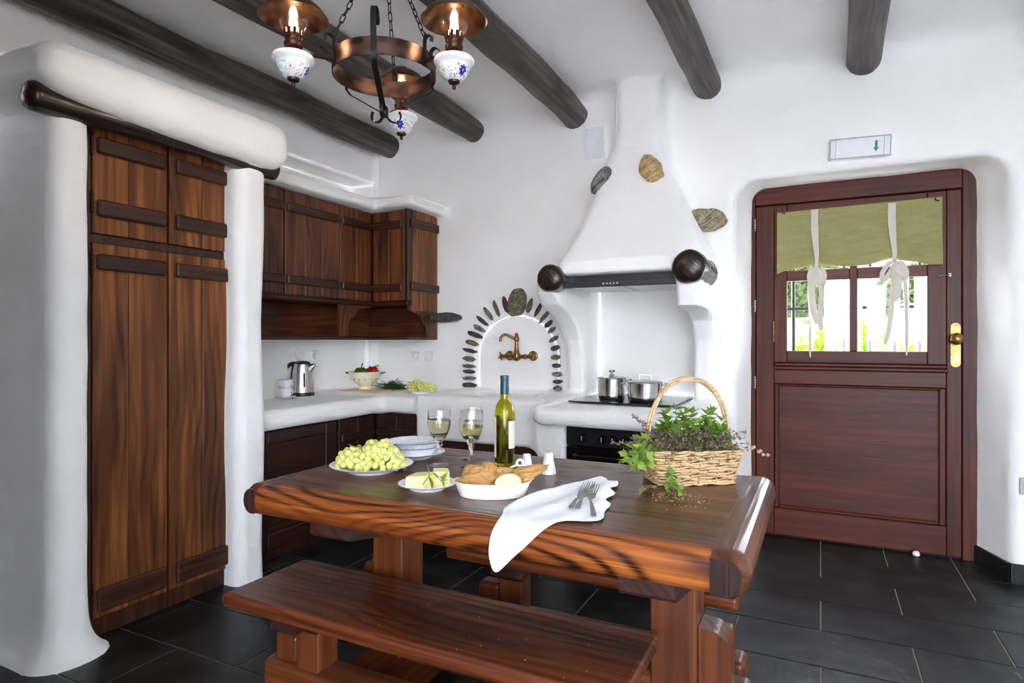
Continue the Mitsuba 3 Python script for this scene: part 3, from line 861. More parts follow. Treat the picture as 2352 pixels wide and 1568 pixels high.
# ------------------------------------------------------------------ curtain on the door
cu = thing('curtain', 'olive green tie-up curtain with two beige ribbons on the entrance door', 'curtain')
cy = 4.228
nx, nz = 120, 44
xs = np.linspace(-0.243, 0.622, nx)
low = np.interp(xs, [-0.243, -0.20, -0.10, -0.03, 0.06, 0.16, 0.26, 0.375, 0.42, 0.5, 0.56, 0.622], [1.672, 1.690, 1.708, 1.722, 1.710, 1.700, 1.706, 1.738, 1.722, 1.708, 1.690, 1.688])
topz = np.interp(xs, [-0.243, 0.622], [2.048, 2.062])
V_, F_ = [], []
for j in range(nz):
    t = j / (nz - 1)
    z = topz + (low - topz) * t
    pinch = np.exp(-((xs + 0.028) / 0.05) ** 2) + np.exp(-((xs - 0.375) / 0.05) ** 2)
    y = cy - 0.0035 * np.sin(xs * 17 + 1.3 * t) * t - 0.020 * t ** 3 * (1 - 0.5 * pinch) + 0.012 * pinch * t ** 2
    y = y - 0.012 * np.exp(-((z - (low + 0.042)) / 0.014) ** 2) * (1 - 0.8 * pinch)
    V_.append(np.stack([xs, y, z], 1))
# the rolled-up lower edge turns back behind the front
for k in range(1, 7):
    a = k / 6 * math.pi
    V_.append(np.stack([xs, V_[nz - 1][:, 1] + 0.011 * (1 - math.cos(a)), low - 0.011 * math.sin(a)], 1))
V_.append(V_[-1] + np.array([0, 0.002, 0.09]))
R_ = len(V_)
V_ = np.vstack(V_)
i, j = np.meshgrid(np.arange(R_ - 1), np.arange(nx - 1), indexing='ij')
q = np.stack([i * nx + j, i * nx + j + 1, (i + 1) * nx + j + 1, (i + 1) * nx + j], -1).reshape(-1, 4)


def cloth_fn(p, n, uv):
    a = N(p.x * 90, p.z * 900)
    b = N(p.x * 900, p.z * 90)
    c = F2(p.x * 12, p.z * 60)
    return mix(lin(132, 128, 82), lin(168, 162, 112), 0.35 * a + 0.25 * b + 0.4 * c)


plain('m_curtain', mikit.proc(cloth_fn), 0.9, 0.15, sheen=0.3)
plain('m_ribbon', rgb(206, 198, 186), 0.9, 0.1)
add(cu + '__cloth', (V_, q), 'm_curtain', True)
for x in (-0.212, 0.588):
    add(cu + '__hook', tube([(x, cy + 0.02, 2.052), (x, cy - 0.004, 2.054), (x + 0.004, cy - 0.008, 2.042), (x + 0.018, cy - 0.006, 2.040)], 0.0035, 8), 'm_iron', 30)
for x, zb, loops in ((-0.030, 1.712, 'long'), (0.376, 1.726, 'bow')):
    r = K(cu + '__ribbon')
    st = np.array([(x, cy - 0.004, 2.05), (x, cy - 0.007, 1.95), (x + 0.005, cy - 0.010, 1.85), (x + 0.012, cy - 0.020, 1.76), (x + 0.010, cy - 0.022, zb), (x + 0.010, cy - 0.01, zb - 0.022)])
    st = curve(st, 6)
    add(r + '__strap', strip(st, (1, 0, 0), np.interp(np.arange(len(st)), [0, 8, 20, len(st) - 1], [0.040, 0.040, 0.022, 0.016]), 0.0012), 'm_ribbon', 40)
    k0 = np.array([x + 0.010, cy - 0.028, zb - 0.02])
    add(r + '__knot', blob(k0, (0.014, 0.010, 0.014), 3, 0.3, 2), 'm_ribbon', True)

    def band(pts, wd, ac=(1, 0.25, 0)):
        p = curve(k0 + np.array(pts), 8)
        add(r + '__tail', strip(p, ac, np.interp(np.arange(len(p)), [0, 6, len(p) - 4, len(p) - 1], [0.016, wd, wd, wd * 0.4]), 0.0012), 'm_ribbon', 40)
    if loops == 'long':
        band([(0, 0, 0), (-0.030, -0.008, -0.03), (-0.042, -0.008, -0.12), (-0.036, -0.006, -0.25), (-0.035, -0.004, -0.40), (-0.034, -0.003, -0.548)], 0.016)
        band([(0, -0.004, 0), (-0.026, -0.016, -0.06), (-0.022, -0.016, -0.20), (-0.004, -0.013, -0.31), (0.012, -0.010, -0.345)], 0.036)
        band([(0, -0.004, 0), (0.022, -0.014, -0.05), (0.028, -0.014, -0.16), (0.020, -0.011, -0.30), (0.026, -0.009, -0.385)], 0.030)
        band([(0, -0.004, 0), (-0.03, -0.02, -0.015), (-0.040, -0.02, -0.07), (-0.012, -0.018, -0.10), (0, -0.012, -0.01)], 0.022)
        band([(0, -0.004, 0), (0.03, -0.02, -0.010), (0.046, -0.02, -0.06), (0.020, -0.018, -0.11), (0, -0.012, -0.01)], 0.022)
    else:
        band([(0, 0, 0), (-0.006, -0.010, -0.10), (-0.014, -0.008, -0.25), (-0.026, -0.006, -0.38), (-0.046, -0.004, -0.485)], 0.026)
        band([(0, 0, 0), (0.040, -0.010, -0.05), (0.054, -0.008, -0.16), (0.060, -0.006, -0.36), (0.060, -0.004, -0.545)], 0.018)
        band([(0, -0.004, 0), (-0.030, -0.020, -0.015), (-0.062, -0.022, -0.07), (-0.056, -0.020, -0.112), (-0.020, -0.016, -0.06), (0, -0.014, -0.01)], 0.026)
        band([(0, -0.004, 0), (0.030, -0.020, -0.010), (0.056, -0.022, -0.06), (0.050, -0.022, -0.105), (0.018, -0.016, -0.06), (0, -0.014, -0.01)], 0.028)
        band([(0, -0.006, 0), (0.006, -0.016, -0.05), (0.012, -0.014, -0.15), (0.004, -0.011, -0.235)], 0.044)

# ------------------------------------------------------------------ garden seen through the door: terrace, pale wall, bushes, far trees
add('terrace', cb(-6, 8, 4.46, 16, -0.2, -0.02, 0.002), 'm_wall_plain', False, label='pale terrace outside the entrance door', kind='structure')
add('garden_wall', cat(cb(0.9, 9, 9.0, 9.3, -0.1, 1.70, 0.02), cb(-6, 0.2, 11.0, 11.3, -0.1, 1.5, 0.02)), 'm_wall_plain', False, label='white garden wall seen through the door panes', kind='structure')
scene['m_leaf_out'] = {'type': 'principledthin', 'base_color': rgb(104, 136, 34), 'roughness': 0.6, 'diff_trans': 0.9, 'spec_trans': 0.0}
scene['m_leaf_far'] = {'type': 'principledthin', 'base_color': rgb(66, 80, 44), 'roughness': 0.7, 'diff_trans': 0.7, 'spec_trans': 0.0}
plain('m_blue_iron', rgb(120, 160, 200), 0.5, 0.3)
plain('m_bark', rgb(96, 78, 60), 0.8, 0.2)


def foliage(n, center, radii, size, seed):
    r = np.random.default_rng(seed)
    d = r.normal(size=(n, 3))
    d /= np.linalg.norm(d, axis=1, keepdims=True)
    p = np.asarray(center) + d * np.asarray(radii) * (0.55 + 0.45 * r.random((n, 1)))
    a, b = r.normal(size=(n, 3)), r.normal(size=(n, 3))
    a /= np.linalg.norm(a, axis=1, keepdims=True)
    b -= a * (a * b).sum(1, keepdims=True)
    b /= np.linalg.norm(b, axis=1, keepdims=True)
    s = size * (0.6 + 0.8 * r.random((n, 1)))
    v = np.stack([p - a * s, p + b * s * 0.4, p + a * s, p - b * s * 0.4], 1).reshape(-1, 3)
    i = np.arange(n)[:, None] * 4
    return v, np.vstack([i + [0, 1, 2], i + [0, 2, 3]])


for i, (c, r, lab) in enumerate((((0.25, 7.2, 0.92), (0.65, 0.4, 0.50), 'sunlit yellow green bush behind the left door pane'), ((1.15, 7.6, 0.86), (0.45, 0.4, 0.46), 'sunlit yellow green bush behind the right door pane'))):
    t = thing('garden_bush', lab, 'bush', 'bushes outside the door')
    scene[t + '__leaves'] = shape(foliage(1900, c, r, 0.055, 40 + i), 'm_leaf_out', False)
    tag(t + '__leaves', kind='stuff')
    add(t + '__stem', tube([(c[0], c[1], -0.03), (c[0] + 0.03, c[1], 0.4), (c[0], c[1], c[2])], 0.02, 8), 'm_bark', 30)
for i, (c, r, lab) in enumerate((((2.35, 17.0, 2.3), (1.25, 1.0, 0.75), 'grey green tree beyond the garden wall behind the right door pane'), ((-0.4, 18.0, 2.6), (1.3, 1.0, 0.8), 'pale tree beyond the garden wall behind the left door pane'))):
    t = thing('far_tree', lab, 'tree')
    scene[t + '__crown'] = shape(foliage(3200, c, r, 0.13, 60 + i), 'm_leaf_far', False)
    tag(t + '__crown', kind='stuff')
    add(t + '__trunk', tube([(c[0], c[1], -0.2), (c[0] + 0.1, c[1], 1.2), (c[0], c[1], c[2])], 0.12, 8), 'm_bark', 30)
gt = thing('garden_gate', 'pale blue iron gate seen through the left door pane', 'gate')
for x in (-0.20, -0.06, 0.08):
    add(gt + '__bar', tube([(x, 5.6, -0.02), (x, 5.6, 1.72)], 0.012, 8), 'm_blue_iron', 30)
for z in (1.42, 0.5):
    add(gt + '__rail', cb(-0.24, 0.12, 5.588, 5.612, z - 0.012, z + 0.012, 0.003), 'm_blue_iron', False)

# ------------------------------------------------------------------ chimney hood: log ends, stones, cooker hood, tap, sockets, grille, emergency light
def log_end(x, z, r, y0, length, seed, lab):
    t = np.concatenate([[0.0, 0.02, 0.06, 0.12, 0.2, 0.3, 0.42, 0.56, 0.72, 0.88, 1.0], np.linspace(1.1, 1 + (length - 0.045) / 0.065, 18)])
    rr = r * np.sqrt(np.clip(1 - (1 - np.minimum(t, 1)) ** 2.4, 0.0004, 1))
    m = tube(np.stack([np.full(len(t), x), y0 + t * 0.045 + (t > 1) * (t - 1) * 0.02, np.full(len(t), z)], 1), rr, 32)
    v = m.vertices
    c = np.array([x, 0, z])
    d = (v - c) * [1, 0, 1]
    m.vertices = v + d * (0.20 * (meshkit.fbm(v * 9 + seed, 2, seed) - 0.5))[:, None]
    add('chimney_hood__log_end', m, 'm_log', 55, 'y', label=lab)


log_end(-1.388, 1.607, 0.078, 3.235, 0.13, 51, 'left glossy dark log end under the hood lip')
log_end(-0.607, 1.628, 0.088, 3.215, 0.42, 53, 'right glossy dark log end under the hood lip')


def stone(owner, c, r, seed, mat, angle=0.0, rough=0.22, label=None, sub=3):
    m = blob((0, 0, 0), r, seed, rough, sub)
    # a flattish face to the room
    v = m.vertices.copy()
    v[:, 1] = np.maximum(v[:, 1], -0.72 * r[1])
    m.vertices = v
    m.apply_transform(rot(angle, (0, -1, 0)))
    m.apply_translation(c)
    add(owner + '__stone', m, mat, True, label=label)


stone('chimney_hood', (-1.225, 3.715, 2.245), (0.048, 0.075, 0.095), 3, 'm_stone_grey', -32, label='grey stone in the left shoulder of the hood')
stone('chimney_hood', (-0.905, 3.70, 2.265), (0.066, 0.070, 0.100), 5, 'm_stone_tan', 26, label='sandy tan stone in the right shoulder of the hood')
stone('wall_back', (-0.635, 3.94, 1.985), (0.135, 0.095, 0.072), 8, 'm_stone_mixed', 2, label='large streaked stone beside the hood')
stone('wall_back', (-2.53, 3.945, 1.418), (0.150, 0.08, 0.036), 9, 'm_stone_dark', 1, label='dark flat stone beside the wall cupboard')
stone('wall_back', (-1.947, 3.98, 1.518), (0.074, 0.045, 0.105), 12, 'm_stone_olive', -14, 0.2, 'big rounded keystone at the top of the stone arch')
ARCH = [(-2.345, .912, 0), (-2.345, .962, 0), (-2.345, 1.012, 2), (-2.345, 1.052, 3), (-2.345, 1.108, 7), (-2.338, 1.168, 11), (-2.32, 1.225, 14), (-2.292, 1.285, 20), (-2.262, 1.335, 27),
        (-2.232, 1.388, 36), (-2.182, 1.442, 52), (-2.116, 1.478, 68), (-2.040, 1.502, 76),
        (-1.848, 1.492, -72), (-1.778, 1.468, -58), (-1.735, 1.412, -48), (-1.700, 1.362, -40), (-1.678, 1.318, -36), (-1.662, 1.255, -28), (-1.650, 1.192, -16), (-1.648, 1.128, -4),
        (-1.642, 1.070, 0), (-1.636, 1.010, 0), (-1.632, .958, 0), (-1.632, .912, 2)]
# seen obliquely the right-hand stones are narrower, as they are cut short by the cheek wall
MATS = ['m_stone_dark', 'm_stone_grey', 'm_stone_dark', 'm_stone_grey', 'm_stone_olive', 'm_stone_dark', 'm_stone_olive']
ra = np.random.default_rng(5)
for i, (x, z, a) in enumerate(ARCH):
    right = x > -1.9
    L = 0.036 if right and i > 15 else 0.058
    stone('wall_back', (x, 3.988, z), (L * (0.9 + 0.25 * ra.random()), 0.026, 0.0150 * (0.85 + 0.45 * ra.random())), 70 + i, MATS[i % 7], -a, 0.3, sub=2)

ch = thing('cooker_hood', 'slim dark grey cooker hood with five buttons under the plaster hood', 'cooker hood')
plain('m_visor', rgb(70, 70, 72), 0.3, 0.5, metallic=0.4)
plain('m_filter', rgb(190, 191, 193), 0.4, 0.5, metallic=0.3)
add(ch + '__visor', rb(-1.345, -0.66, 3.335, 3.375, 1.548, 1.582, 0.006), 'm_visor', 30)
add(ch + '__body', cb(-1.335, -0.68, 3.372, 3.90, 1.560, 1.63, 0.004), 'm_visor', False)
for a, b in ((-1.31, -1.01), (-1.0, -0.695)):
    add(ch + '__filter', cb(a, b, 3.40, 3.80, 1.553, 1.561, 0.002), 'm_filter', False)
add(ch + '__control_panel', cb(-1.10, -0.985, 3.331, 3.336, 1.554, 1.576, 0.001), 'm_visor', False)
for i in range(5):
    add(ch + '__button', xf(lathe([(0, 0), (0.006, 0), (0.005, 0.004), (0, 0.004)], 12), rot(90, (1, 0, 0)), tr(-1.088 + 0.020 * i, 3.332, 1.565)), 'm_plastic_grey', 30)

tp = thing('tap', 'antique brass wall tap with a swan neck spout above the sink', 'tap')
tx, ty, tz = -1.935, 3.955, 1.132
add(tp + '__spout', tube(curve([(tx, ty, tz + 0.125), (tx - 0.02, ty, tz + 0.128), (tx - 0.05, ty - 0.01, tz + 0.142), (tx - 0.082, ty - 0.02, tz + 0.155), (tx - 0.108, ty - 0.03, tz + 0.138), (tx - 0.116, ty - 0.032, tz + 0.105)], 6), 0.0095, 12), 'm_brass', 40)
add(tp + '__column', lathe([(0, -0.035), (0.018, -0.03), (0.026, -0.012), (0.026, 0.012), (0.018, 0.025), (0.015, 0.05), (0.012, 0.09), (0.012, 0.105), (0.018, 0.112), (0.019, 0.13), (0.012, 0.142), (0.010, 0.150), (0.012, 0.157), (0.007, 0.166), (0, 0.168)], 20, (tx, ty, tz)), 'm_brass', 40)
for s in (-1, 1):
    a = lathe([(0, 0.02), (0.013, 0.02), (0.013, 0.055), (0.019, 0.06), (0.019, 0.075), (0.013, 0.08), (0.013, 0.105), (0.017, 0.108), (0.015, 0.13), (0, 0.132)], 18)
    add(tp + '__valve', xf(a, rot(90 * s, (0, 1, 0)), tr(tx, ty, tz - 0.002)), 'm_brass', 40)
    add(tp + '__wall_flange', xf(lathe([(0, 0), (0.036, 0), (0.034, 0.010), (0.022, 0.016), (0.014, 0.03), (0.014, 0.07), (0, 0.072)], 24), rot(90, (1, 0, 0)), tr(tx + 0.094 * s, 4.034, tz + 0.002)), 'm_brass', 40)
    hx = tx + s * 0.128
    for k in range(4):
        an = k * math.pi / 2 + 0.4
        dd = np.array([0, math.cos(an), math.sin(an)])
        add(tp + '__handle_spoke', tube([np.array([hx, ty, tz]), np.array([hx, ty, tz]) + dd * 0.024, np.array([hx, ty, tz]) + dd * 0.030], [0.004, 0.0045, 0.006], 8), 'm_brass', 40)


def socket(o, u, w, lab):
    """o: centre on the wall, u: direction along the wall, w: direction into the room."""
    o, u, w = (np.asarray(a, float) for a in (o, u, w))
    up = np.array([0, 0, 1.0])
    t = thing('power_socket', lab, 'socket', None)
    M = np.eye(4)
    M[:3, 0], M[:3, 1], M[:3, 2], M[:3, 3] = u, up, w, o
    if np.linalg.det(M[:3, :3]) < 0:
        M[:3, 0] = -u
    add(t + '__plate', xf(rb(-0.041, 0.041, -0.041, 0.041, 0, 0.010, 0.004), M), 'm_plastic_white', 30)
    add(t + '__inset', xf(lathe([(0.021, 0.0105), (0.0205, 0.004), (0.0, 0.004)], 24), M), 'm_plastic_white', 30)
    add(t + '__rim', xf(lathe([(0.0205, 0.009), (0.0215, 0.0115), (0.024, 0.0115), (0.0245, 0.009)], 24), M), 'm_plastic_white', 30)
    for s in (-1, 1):
        add(t + '__pin_hole', xf(lathe([(0, 0.0046), (0.0026, 0.0046), (0.0026, 0.004), (0, 0.004)], 10, (0.0095 * s, 0, 0)), M), 'm_plastic_grey', 30)


socket((-3.296, 3.243, 1.132), (0, -1, 0), (1, 0, 0), 'white wall socket left of the kettle lid, farther from the corner')
socket((-3.296, 3.385, 1.130), (0, -1, 0), (1, 0, 0), 'white wall socket right of the kettle lid, nearer the corner')
socket((-2.832, 3.996, 1.124), (1, 0, 0), (0, -1, 0), 'white wall socket on the back wall, left one of the pair')
socket((-2.703, 3.996, 1.124), (1, 0, 0), (0, -1, 0), 'white wall socket on the back wall, right one beside the stone arch')
lsw = thing('light_switch', 'small grey switch plate on the wall right of the door', 'switch')
add(lsw + '__plate', rb(0.915, 1.0, 3.985, 3.997, 0.46, 0.545, 0.004), 'm_plastic_grey', 30)
add(lsw + '__rocker', rb(0.93, 0.985, 3.980, 3.99, 0.475, 0.53, 0.003), 'm_plastic_grey', 30)

vg = thing('vent_grille', 'white slatted vent grille on the wall left of the chimney shaft', 'vent')
vx0, vx1, vz0, vz1, vy = -1.423, -1.293, 2.478, 2.678, 3.985
add(vg + '__frame', cat(cb(vx0, vx0 + 0.012, vy - 0.014, vy + 0.01, vz0, vz1, 0.003), cb(vx1 - 0.012, vx1, vy - 0.014, vy + 0.01, vz0, vz1, 0.003), cb(vx0, vx1, vy - 0.014, vy + 0.01, vz0, vz0 + 0.012, 0.003), cb(vx0, vx1, vy - 0.014, vy + 0.01, vz1 - 0.012, vz1, 0.003), cb(vx0, vx1, vy + 0.003, vy + 0.012, vz0, vz1, 0.002)), 'm_plastic_white', False)
for i in range(12):
    a = vx0 + 0.015 + (vx1 - vx0 - 0.03) * i / 12
    add(vg + '__slat', xf(cb(-0.0035, 0.0035, -0.006, 0.008, vz0 + 0.01, vz1 - 0.01, 0.001), rot(25, (0, 0, 1)), tr(a + 0.004, vy - 0.004, 0)), 'm_plastic_white', False)

el = thing('emergency_light', 'white emergency exit light with a small green arrow above the door', 'emergency light')
EXM = [rot(2.0, (0, 1, 0)), tr(0.2, 3.975, 2.325)]
add(el + '__housing', xf(rb(-0.148, 0.148, -0.018, 0.02, -0.054, 0.054, 0.005), *EXM), 'm_plastic_white', 30)
add(el + '__frame', xf(cat(cb(-0.150, 0.150, -0.024, -0.016, -0.057, -0.052, 0.001), cb(-0.150, 0.150, -0.024, -0.016, 0.052, 0.057, 0.001), cb(-0.150, -0.146, -0.024, -0.016, -0.057, 0.057, 0.001), cb(0.146, 0.150, -0.024, -0.016, -0.057, 0.057, 0.001),
                      cb(-0.120, -0.118, -0.024, -0.016, -0.053, 0.053, 0.0005), cb(0.116, 0.118, -0.024, -0.016, -0.053, 0.053, 0.0005)), *EXM), 'm_plastic_grey', False)
plain('m_green_print', rgb(40, 150, 110), 0.5, 0.3)
ar = [(0.072, 0.030), (0.084, 0.030), (0.084, -0.008), (0.092, -0.008), (0.078, -0.030), (0.064, -0.008), (0.072, -0.008)]
add(el + '__arrow', xf(prism(ar, -0.0205, -0.0185, 'y'), *EXM), 'm_green_print', False)

# ------------------------------------------------------------------ dining table
TZ = 0.785
tb = thing('dining_table', 'massive brown trestle table with bullnosed edges and breadboard ends', 'table')


def nose(y_in, y_out, z0, z1, n=12):
    """Section of a bullnosed edge board, from y_in to the rounded outside y_out."""
    c, r = (z0 + z1) / 2, (z1 - z0) / 2
    s = 1 if y_out > y_in else -1
    e = 0.85 * r
    arc = [(y_out - s * e + s * e * math.sin(a) ** 0.9 if a < math.pi / 2 else y_out - s * e + s * e * math.sin(a), c + r * math.cos(a)) for a in np.linspace(0, math.pi, n)]
    return [(y_in, z1)] + arc + [(y_in, z0)]


def uneven(m, amp=0.0016, f=(3, 9, 9), seed=0):
    """Hand-planed unevenness on a finely divided mesh."""
    v, fc = trimesh.remesh.subdivide_to_size(m.vertices, m.faces, 0.07, 12)
    m = trimesh.Trimesh(v, fc)
    m.vertices = m.vertices + m.vertex_normals * (amp * 2 * (meshkit.fbm(m.vertices * np.array(f) + seed, 3, seed) - 0.5))[:, None]
    return m


for i, (a, b) in enumerate(((1.452, 1.62), (1.62, 1.79), (1.79, 1.96), (1.96, 2.12), (2.12, 2.24))):
    add(tb + '__board', cb(-1.614, -0.214, a + 0.0004, b - 0.0004, TZ - 0.06, TZ, 0.0014), 'm_top', False, 'x')
add(tb + '__edge_board', uneven(prism(nose(1.4525, 1.397, TZ - 0.1, TZ - 0.0002), -1.6135, -0.2145, 'x'), 0.002), 'm_edge', 50, 'x', label='orange brown bullnose along the front of the table top')
add(tb + '__edge_board', prism(nose(2.2395, 2.292, TZ - 0.1, TZ - 0.0002), -1.6135, -0.2145, 'x'), 'm_edge', 50, 'x')
for xi, xo in ((-1.6142, -1.676), (-0.2138, -0.132)):
    s = 1 if xo > xi else -1
    m = prism(nose(xi, xo, TZ - 0.1, TZ + 0.0003), 1.40, 2.29, 'y')
    v, fc = trimesh.remesh.subdivide_to_size(m.vertices, m.faces, 0.03, 12)
    k = np.minimum(v[:, 1] - 1.40, 2.29 - v[:, 1])            # the ends of the breadboards are rounded over too
    z = np.clip((0.035 - k) / 0.035, 0, 1) ** 2
    v[:, 2] += np.where(v[:, 2] > TZ - 0.05, -1, 1) * 0.012 * z
    v[:, 0] -= s * 0.014 * z * (np.abs(v[:, 0] - xi) / 0.08)
    bb = K(tb + '__breadboard_end')
    scene[bb] = shape((v, fc), 'm_top', 40, 'y')
    tag(bb, 'rounded end board of the table top')
    q = nose(xi + 0.0 * s, xo - s * 0.016, TZ - 0.089, TZ - 0.011)
    e = prism(q, 1.393, 1.41, 'y')
    add(bb + '__end_grain', trimesh.Trimesh(*trimesh.remesh.subdivide_to_size(e.vertices, e.faces, 0.04, 8)), 'm_endgrain', 30, 'z', label='dark purplish end grain')


def trestle(owner, xc, w, yp, zt, bear, foot, tenon, low, mat='m_leg'):
    """A post with a curved bearer on top and a foot; sizes in metres."""
    y0, y1 = yp
    t = K(owner + '__trestle')
    add(t + '__post', rb(xc - w / 2, xc + w / 2, y0, y1, 0.02, zt, 0.008), mat, 40, 'z')
    b0, b1, bt = bear
    q = [(b0, zt), (b1, zt)] + [(float(a), float(b)) for a, b in curve([(b1, zt - 0.035), (b1 - 0.02, zt - bt * 0.75), (b1 - 0.10, zt - bt), (y1 + 0.01, zt - bt * 1.5)], 6)] + \
        [(float(a), float(b)) for a, b in curve([(y0 - 0.01, zt - bt * 1.5), (b0 + 0.10, zt - bt), (b0 + 0.02, zt - bt * 0.75), (b0, zt - 0.035)], 6)]
    add(t + '__bearer', prism(q, xc - w * 0.52, xc + w * 0.52, 'x'), 'm_endgrain', 40, 'y')
    f0, f1, fz = foot
    q = [(f0, 0.0), (f1, 0.0)] + [(float(a), float(b)) for a, b in curve([(f1, 0.05), (f1 - 0.03, fz * 0.85), (f1 - 0.12, fz), (y1 + 0.02, fz)], 6)] + [(float(a), float(b)) for a, b in curve([(y0 - 0.02, fz), (f0 + 0.12, fz), (f0 + 0.03, fz * 0.85), (f0, 0.05)], 6)]
    add(t + '__foot', prism(q, xc - w * 0.60, xc + w * 0.60, 'x'), mat, 40, 'y')


for xc in (-1.353, -0.366):
    trestle(tb, xc, 0.128, (1.735, 1.865), TZ - 0.1, (1.44, 2.20, 0.065), (1.47, 2.14, 0.155), None, None)
for a, b in ((-1.485, -1.419), (-0.300, -0.216)):
    q = [(a, 0.29), (b, 0.29), (b, 0.41 if b > -1 else 0.455), (b - 0.03, 0.455)] + [(a + 0.03, 0.455), (a, 0.42)] if b > -1 else [(a, 0.29), (b, 0.29), (b, 0.455), (a + 0.03, 0.455), (a, 0.41)]
    if b > -1:
        q = [(a, 0.29), (b, 0.29), (b, 0.405), (b - 0.012, 0.435), (b - 0.036, 0.452), (a, 0.458)]
    m = prism(q, 1.752, 1.848, 'y')
    add(tb + '__wedge', trimesh.Trimesh(*trimesh.remesh.subdivide_to_size(m.vertices, m.faces, 0.05, 8)), 'm_leg', 50, 'z')
add(tb + '__stretcher', rb(-1.56, -0.160, 1.74, 1.86, 0.135, 0.308, 0.030), 'm_leg', 45, 'x')


# ------------------------------------------------------------------ benches
def bench(x0, x1, y0, y1, label, posts, yp):
    b = thing('bench', label, 'bench', None)
    zt = 0.45
    m = rb(x0, x1, y0, y1, zt - 0.046, zt, 0.016)
    add(b + '__seat', uneven(m, 0.0030, (2, 6, 6), 3), 'm_bench', 45, 'x')
    for xc in posts:
        trestle(b, xc, 0.096, yp, zt - 0.046, (y0 + 0.02, y1 - 0.02, 0.046), (y0 + 0.03, y1 - 0.03, 0.10), None, None)
    for xa, xb in ((posts[0] - 0.150, posts[0] - 0.049), (posts[1] + 0.049, posts[1] + 0.150)):
        add(b + '__wedge', rb(xa, xb, yp[0] + 0.006, yp[1] - 0.006, 0.205, 0.302, 0.02), 'm_leg', 45, 'z')
    add(b + '__stretcher', rb(posts[0] - 0.185, posts[1] + 0.185, yp[0] - 0.012, yp[1] + 0.012, 0.105, 0.212, 0.022), 'm_leg', 45, 'x')
    return b


bench(-1.695, -0.392, 1.335, 1.690, 'reddish brown wooden bench at the near side of the table', (-1.447, -0.640), (1.452, 1.545))
bench(-1.300, -0.225, 2.020, 2.330, 'dark wooden bench under the far side of the table', (-1.06, -0.40), (2.11, 2.20))
rc = np.random.default_rng(21)
sp = []
for _ in range(24):
    x, y = -1.6 + 1.15 * rc.random(), 1.36 + 0.3 * rc.random() ** 1.6
    sp.append(blob((x, y, 0.4515), (0.0012 + 0.0012 * rc.random(), 0.0012, 0.0008), int(rc.integers(99)), 0.3, 0))
plain('m_crumb', rgb(196, 168, 140), 0.8, 0.2)
add('crumbs', cat(*sp), 'm_crumb', False, label='tiny pale crumbs scattered on the near bench', cat='crumbs', kind='stuff')

# ------------------------------------------------------------------ chandelier
CX, CY_, RZ0, RZ1, RR = -1.377, 1.753, 2.176, 2.236, 0.177
cl = thing('chandelier', 'copper and iron ring chandelier with three oil lamp style lights on chains', 'chandelier')
LAMPS = [(-1.5256, 1.474), (-1.0707, 1.7232), (-1.534, 2.062)]
ring = []
g = np.linspace(0, 2 * np.pi, 72, endpoint=False)
rv = []
for r, z in ((RR, RZ0), (RR + 0.003, RZ0), (RR + 0.003, RZ1), (RR, RZ1)):
    rv.append(np.stack([CX + r * np.cos(g), CY_ + r * np.sin(g), np.full(72, z)], 1))
rv = np.vstack(rv)
rf = []
for a in range(4):
    b = (a + 1) % 4
    j = np.arange(72)
    k = (j + 1) % 72
    q = np.stack([a * 72 + j, a * 72 + k, b * 72 + k, b * 72 + j], 1)
    rf += [q[:, [0, 1, 2]], q[:, [0, 2, 3]]]
m = trimesh.Trimesh(rv, np.vstack(rf), process=False)
if m.volume < 0:
    m.invert()
add(cl + '__ring', m, 'm_copper', 40)


def scroll(c, r0, a0, a1, radial, n=18, shrink=0.6):
    """Points of a scroll in the vertical plane that holds the radial direction."""
    out = []
    for t in np.linspace(0, 1, n):
        a = math.radians(a0 + (a1 - a0) * t)
        r = r0 * (1 - shrink * t)
        out.append(np.asarray(c) + radial * (r * math.cos(a)) + np.array([0, 0, r * math.sin(a)]))
    return out


def chain(base, a, b, link=0.034, wd=0.013, r=0.0019):
    a, b = np.asarray(a, float), np.asarray(b, float)
    L = np.linalg.norm(b - a)
    n = int(round(L / (link - 2.6 * r)))
    ax = (b - a) / L
    u = np.cross(ax, [0.3, 0.9, 0.1])
    u /= np.linalg.norm(u)
    w_ = np.cross(ax, u)
    k = K(base)
    h, q = link / 2 - wd / 2, wd / 2
    pts = [(q * math.cos(t), h + q * math.sin(t)) for t in np.linspace(0, math.pi, 8)] + [(q * math.cos(t), -h + q * math.sin(t)) for t in np.linspace(math.pi, 2 * math.pi, 8)]
    for i in range(n):
        c = a + (b - a) * (i + 0.5) / n
        s = u if i % 2 else w_
        add(k + '__link', tube([c + s * x + ax * y for x, y in pts], r, 6, closed=True), 'm_iron', 40)


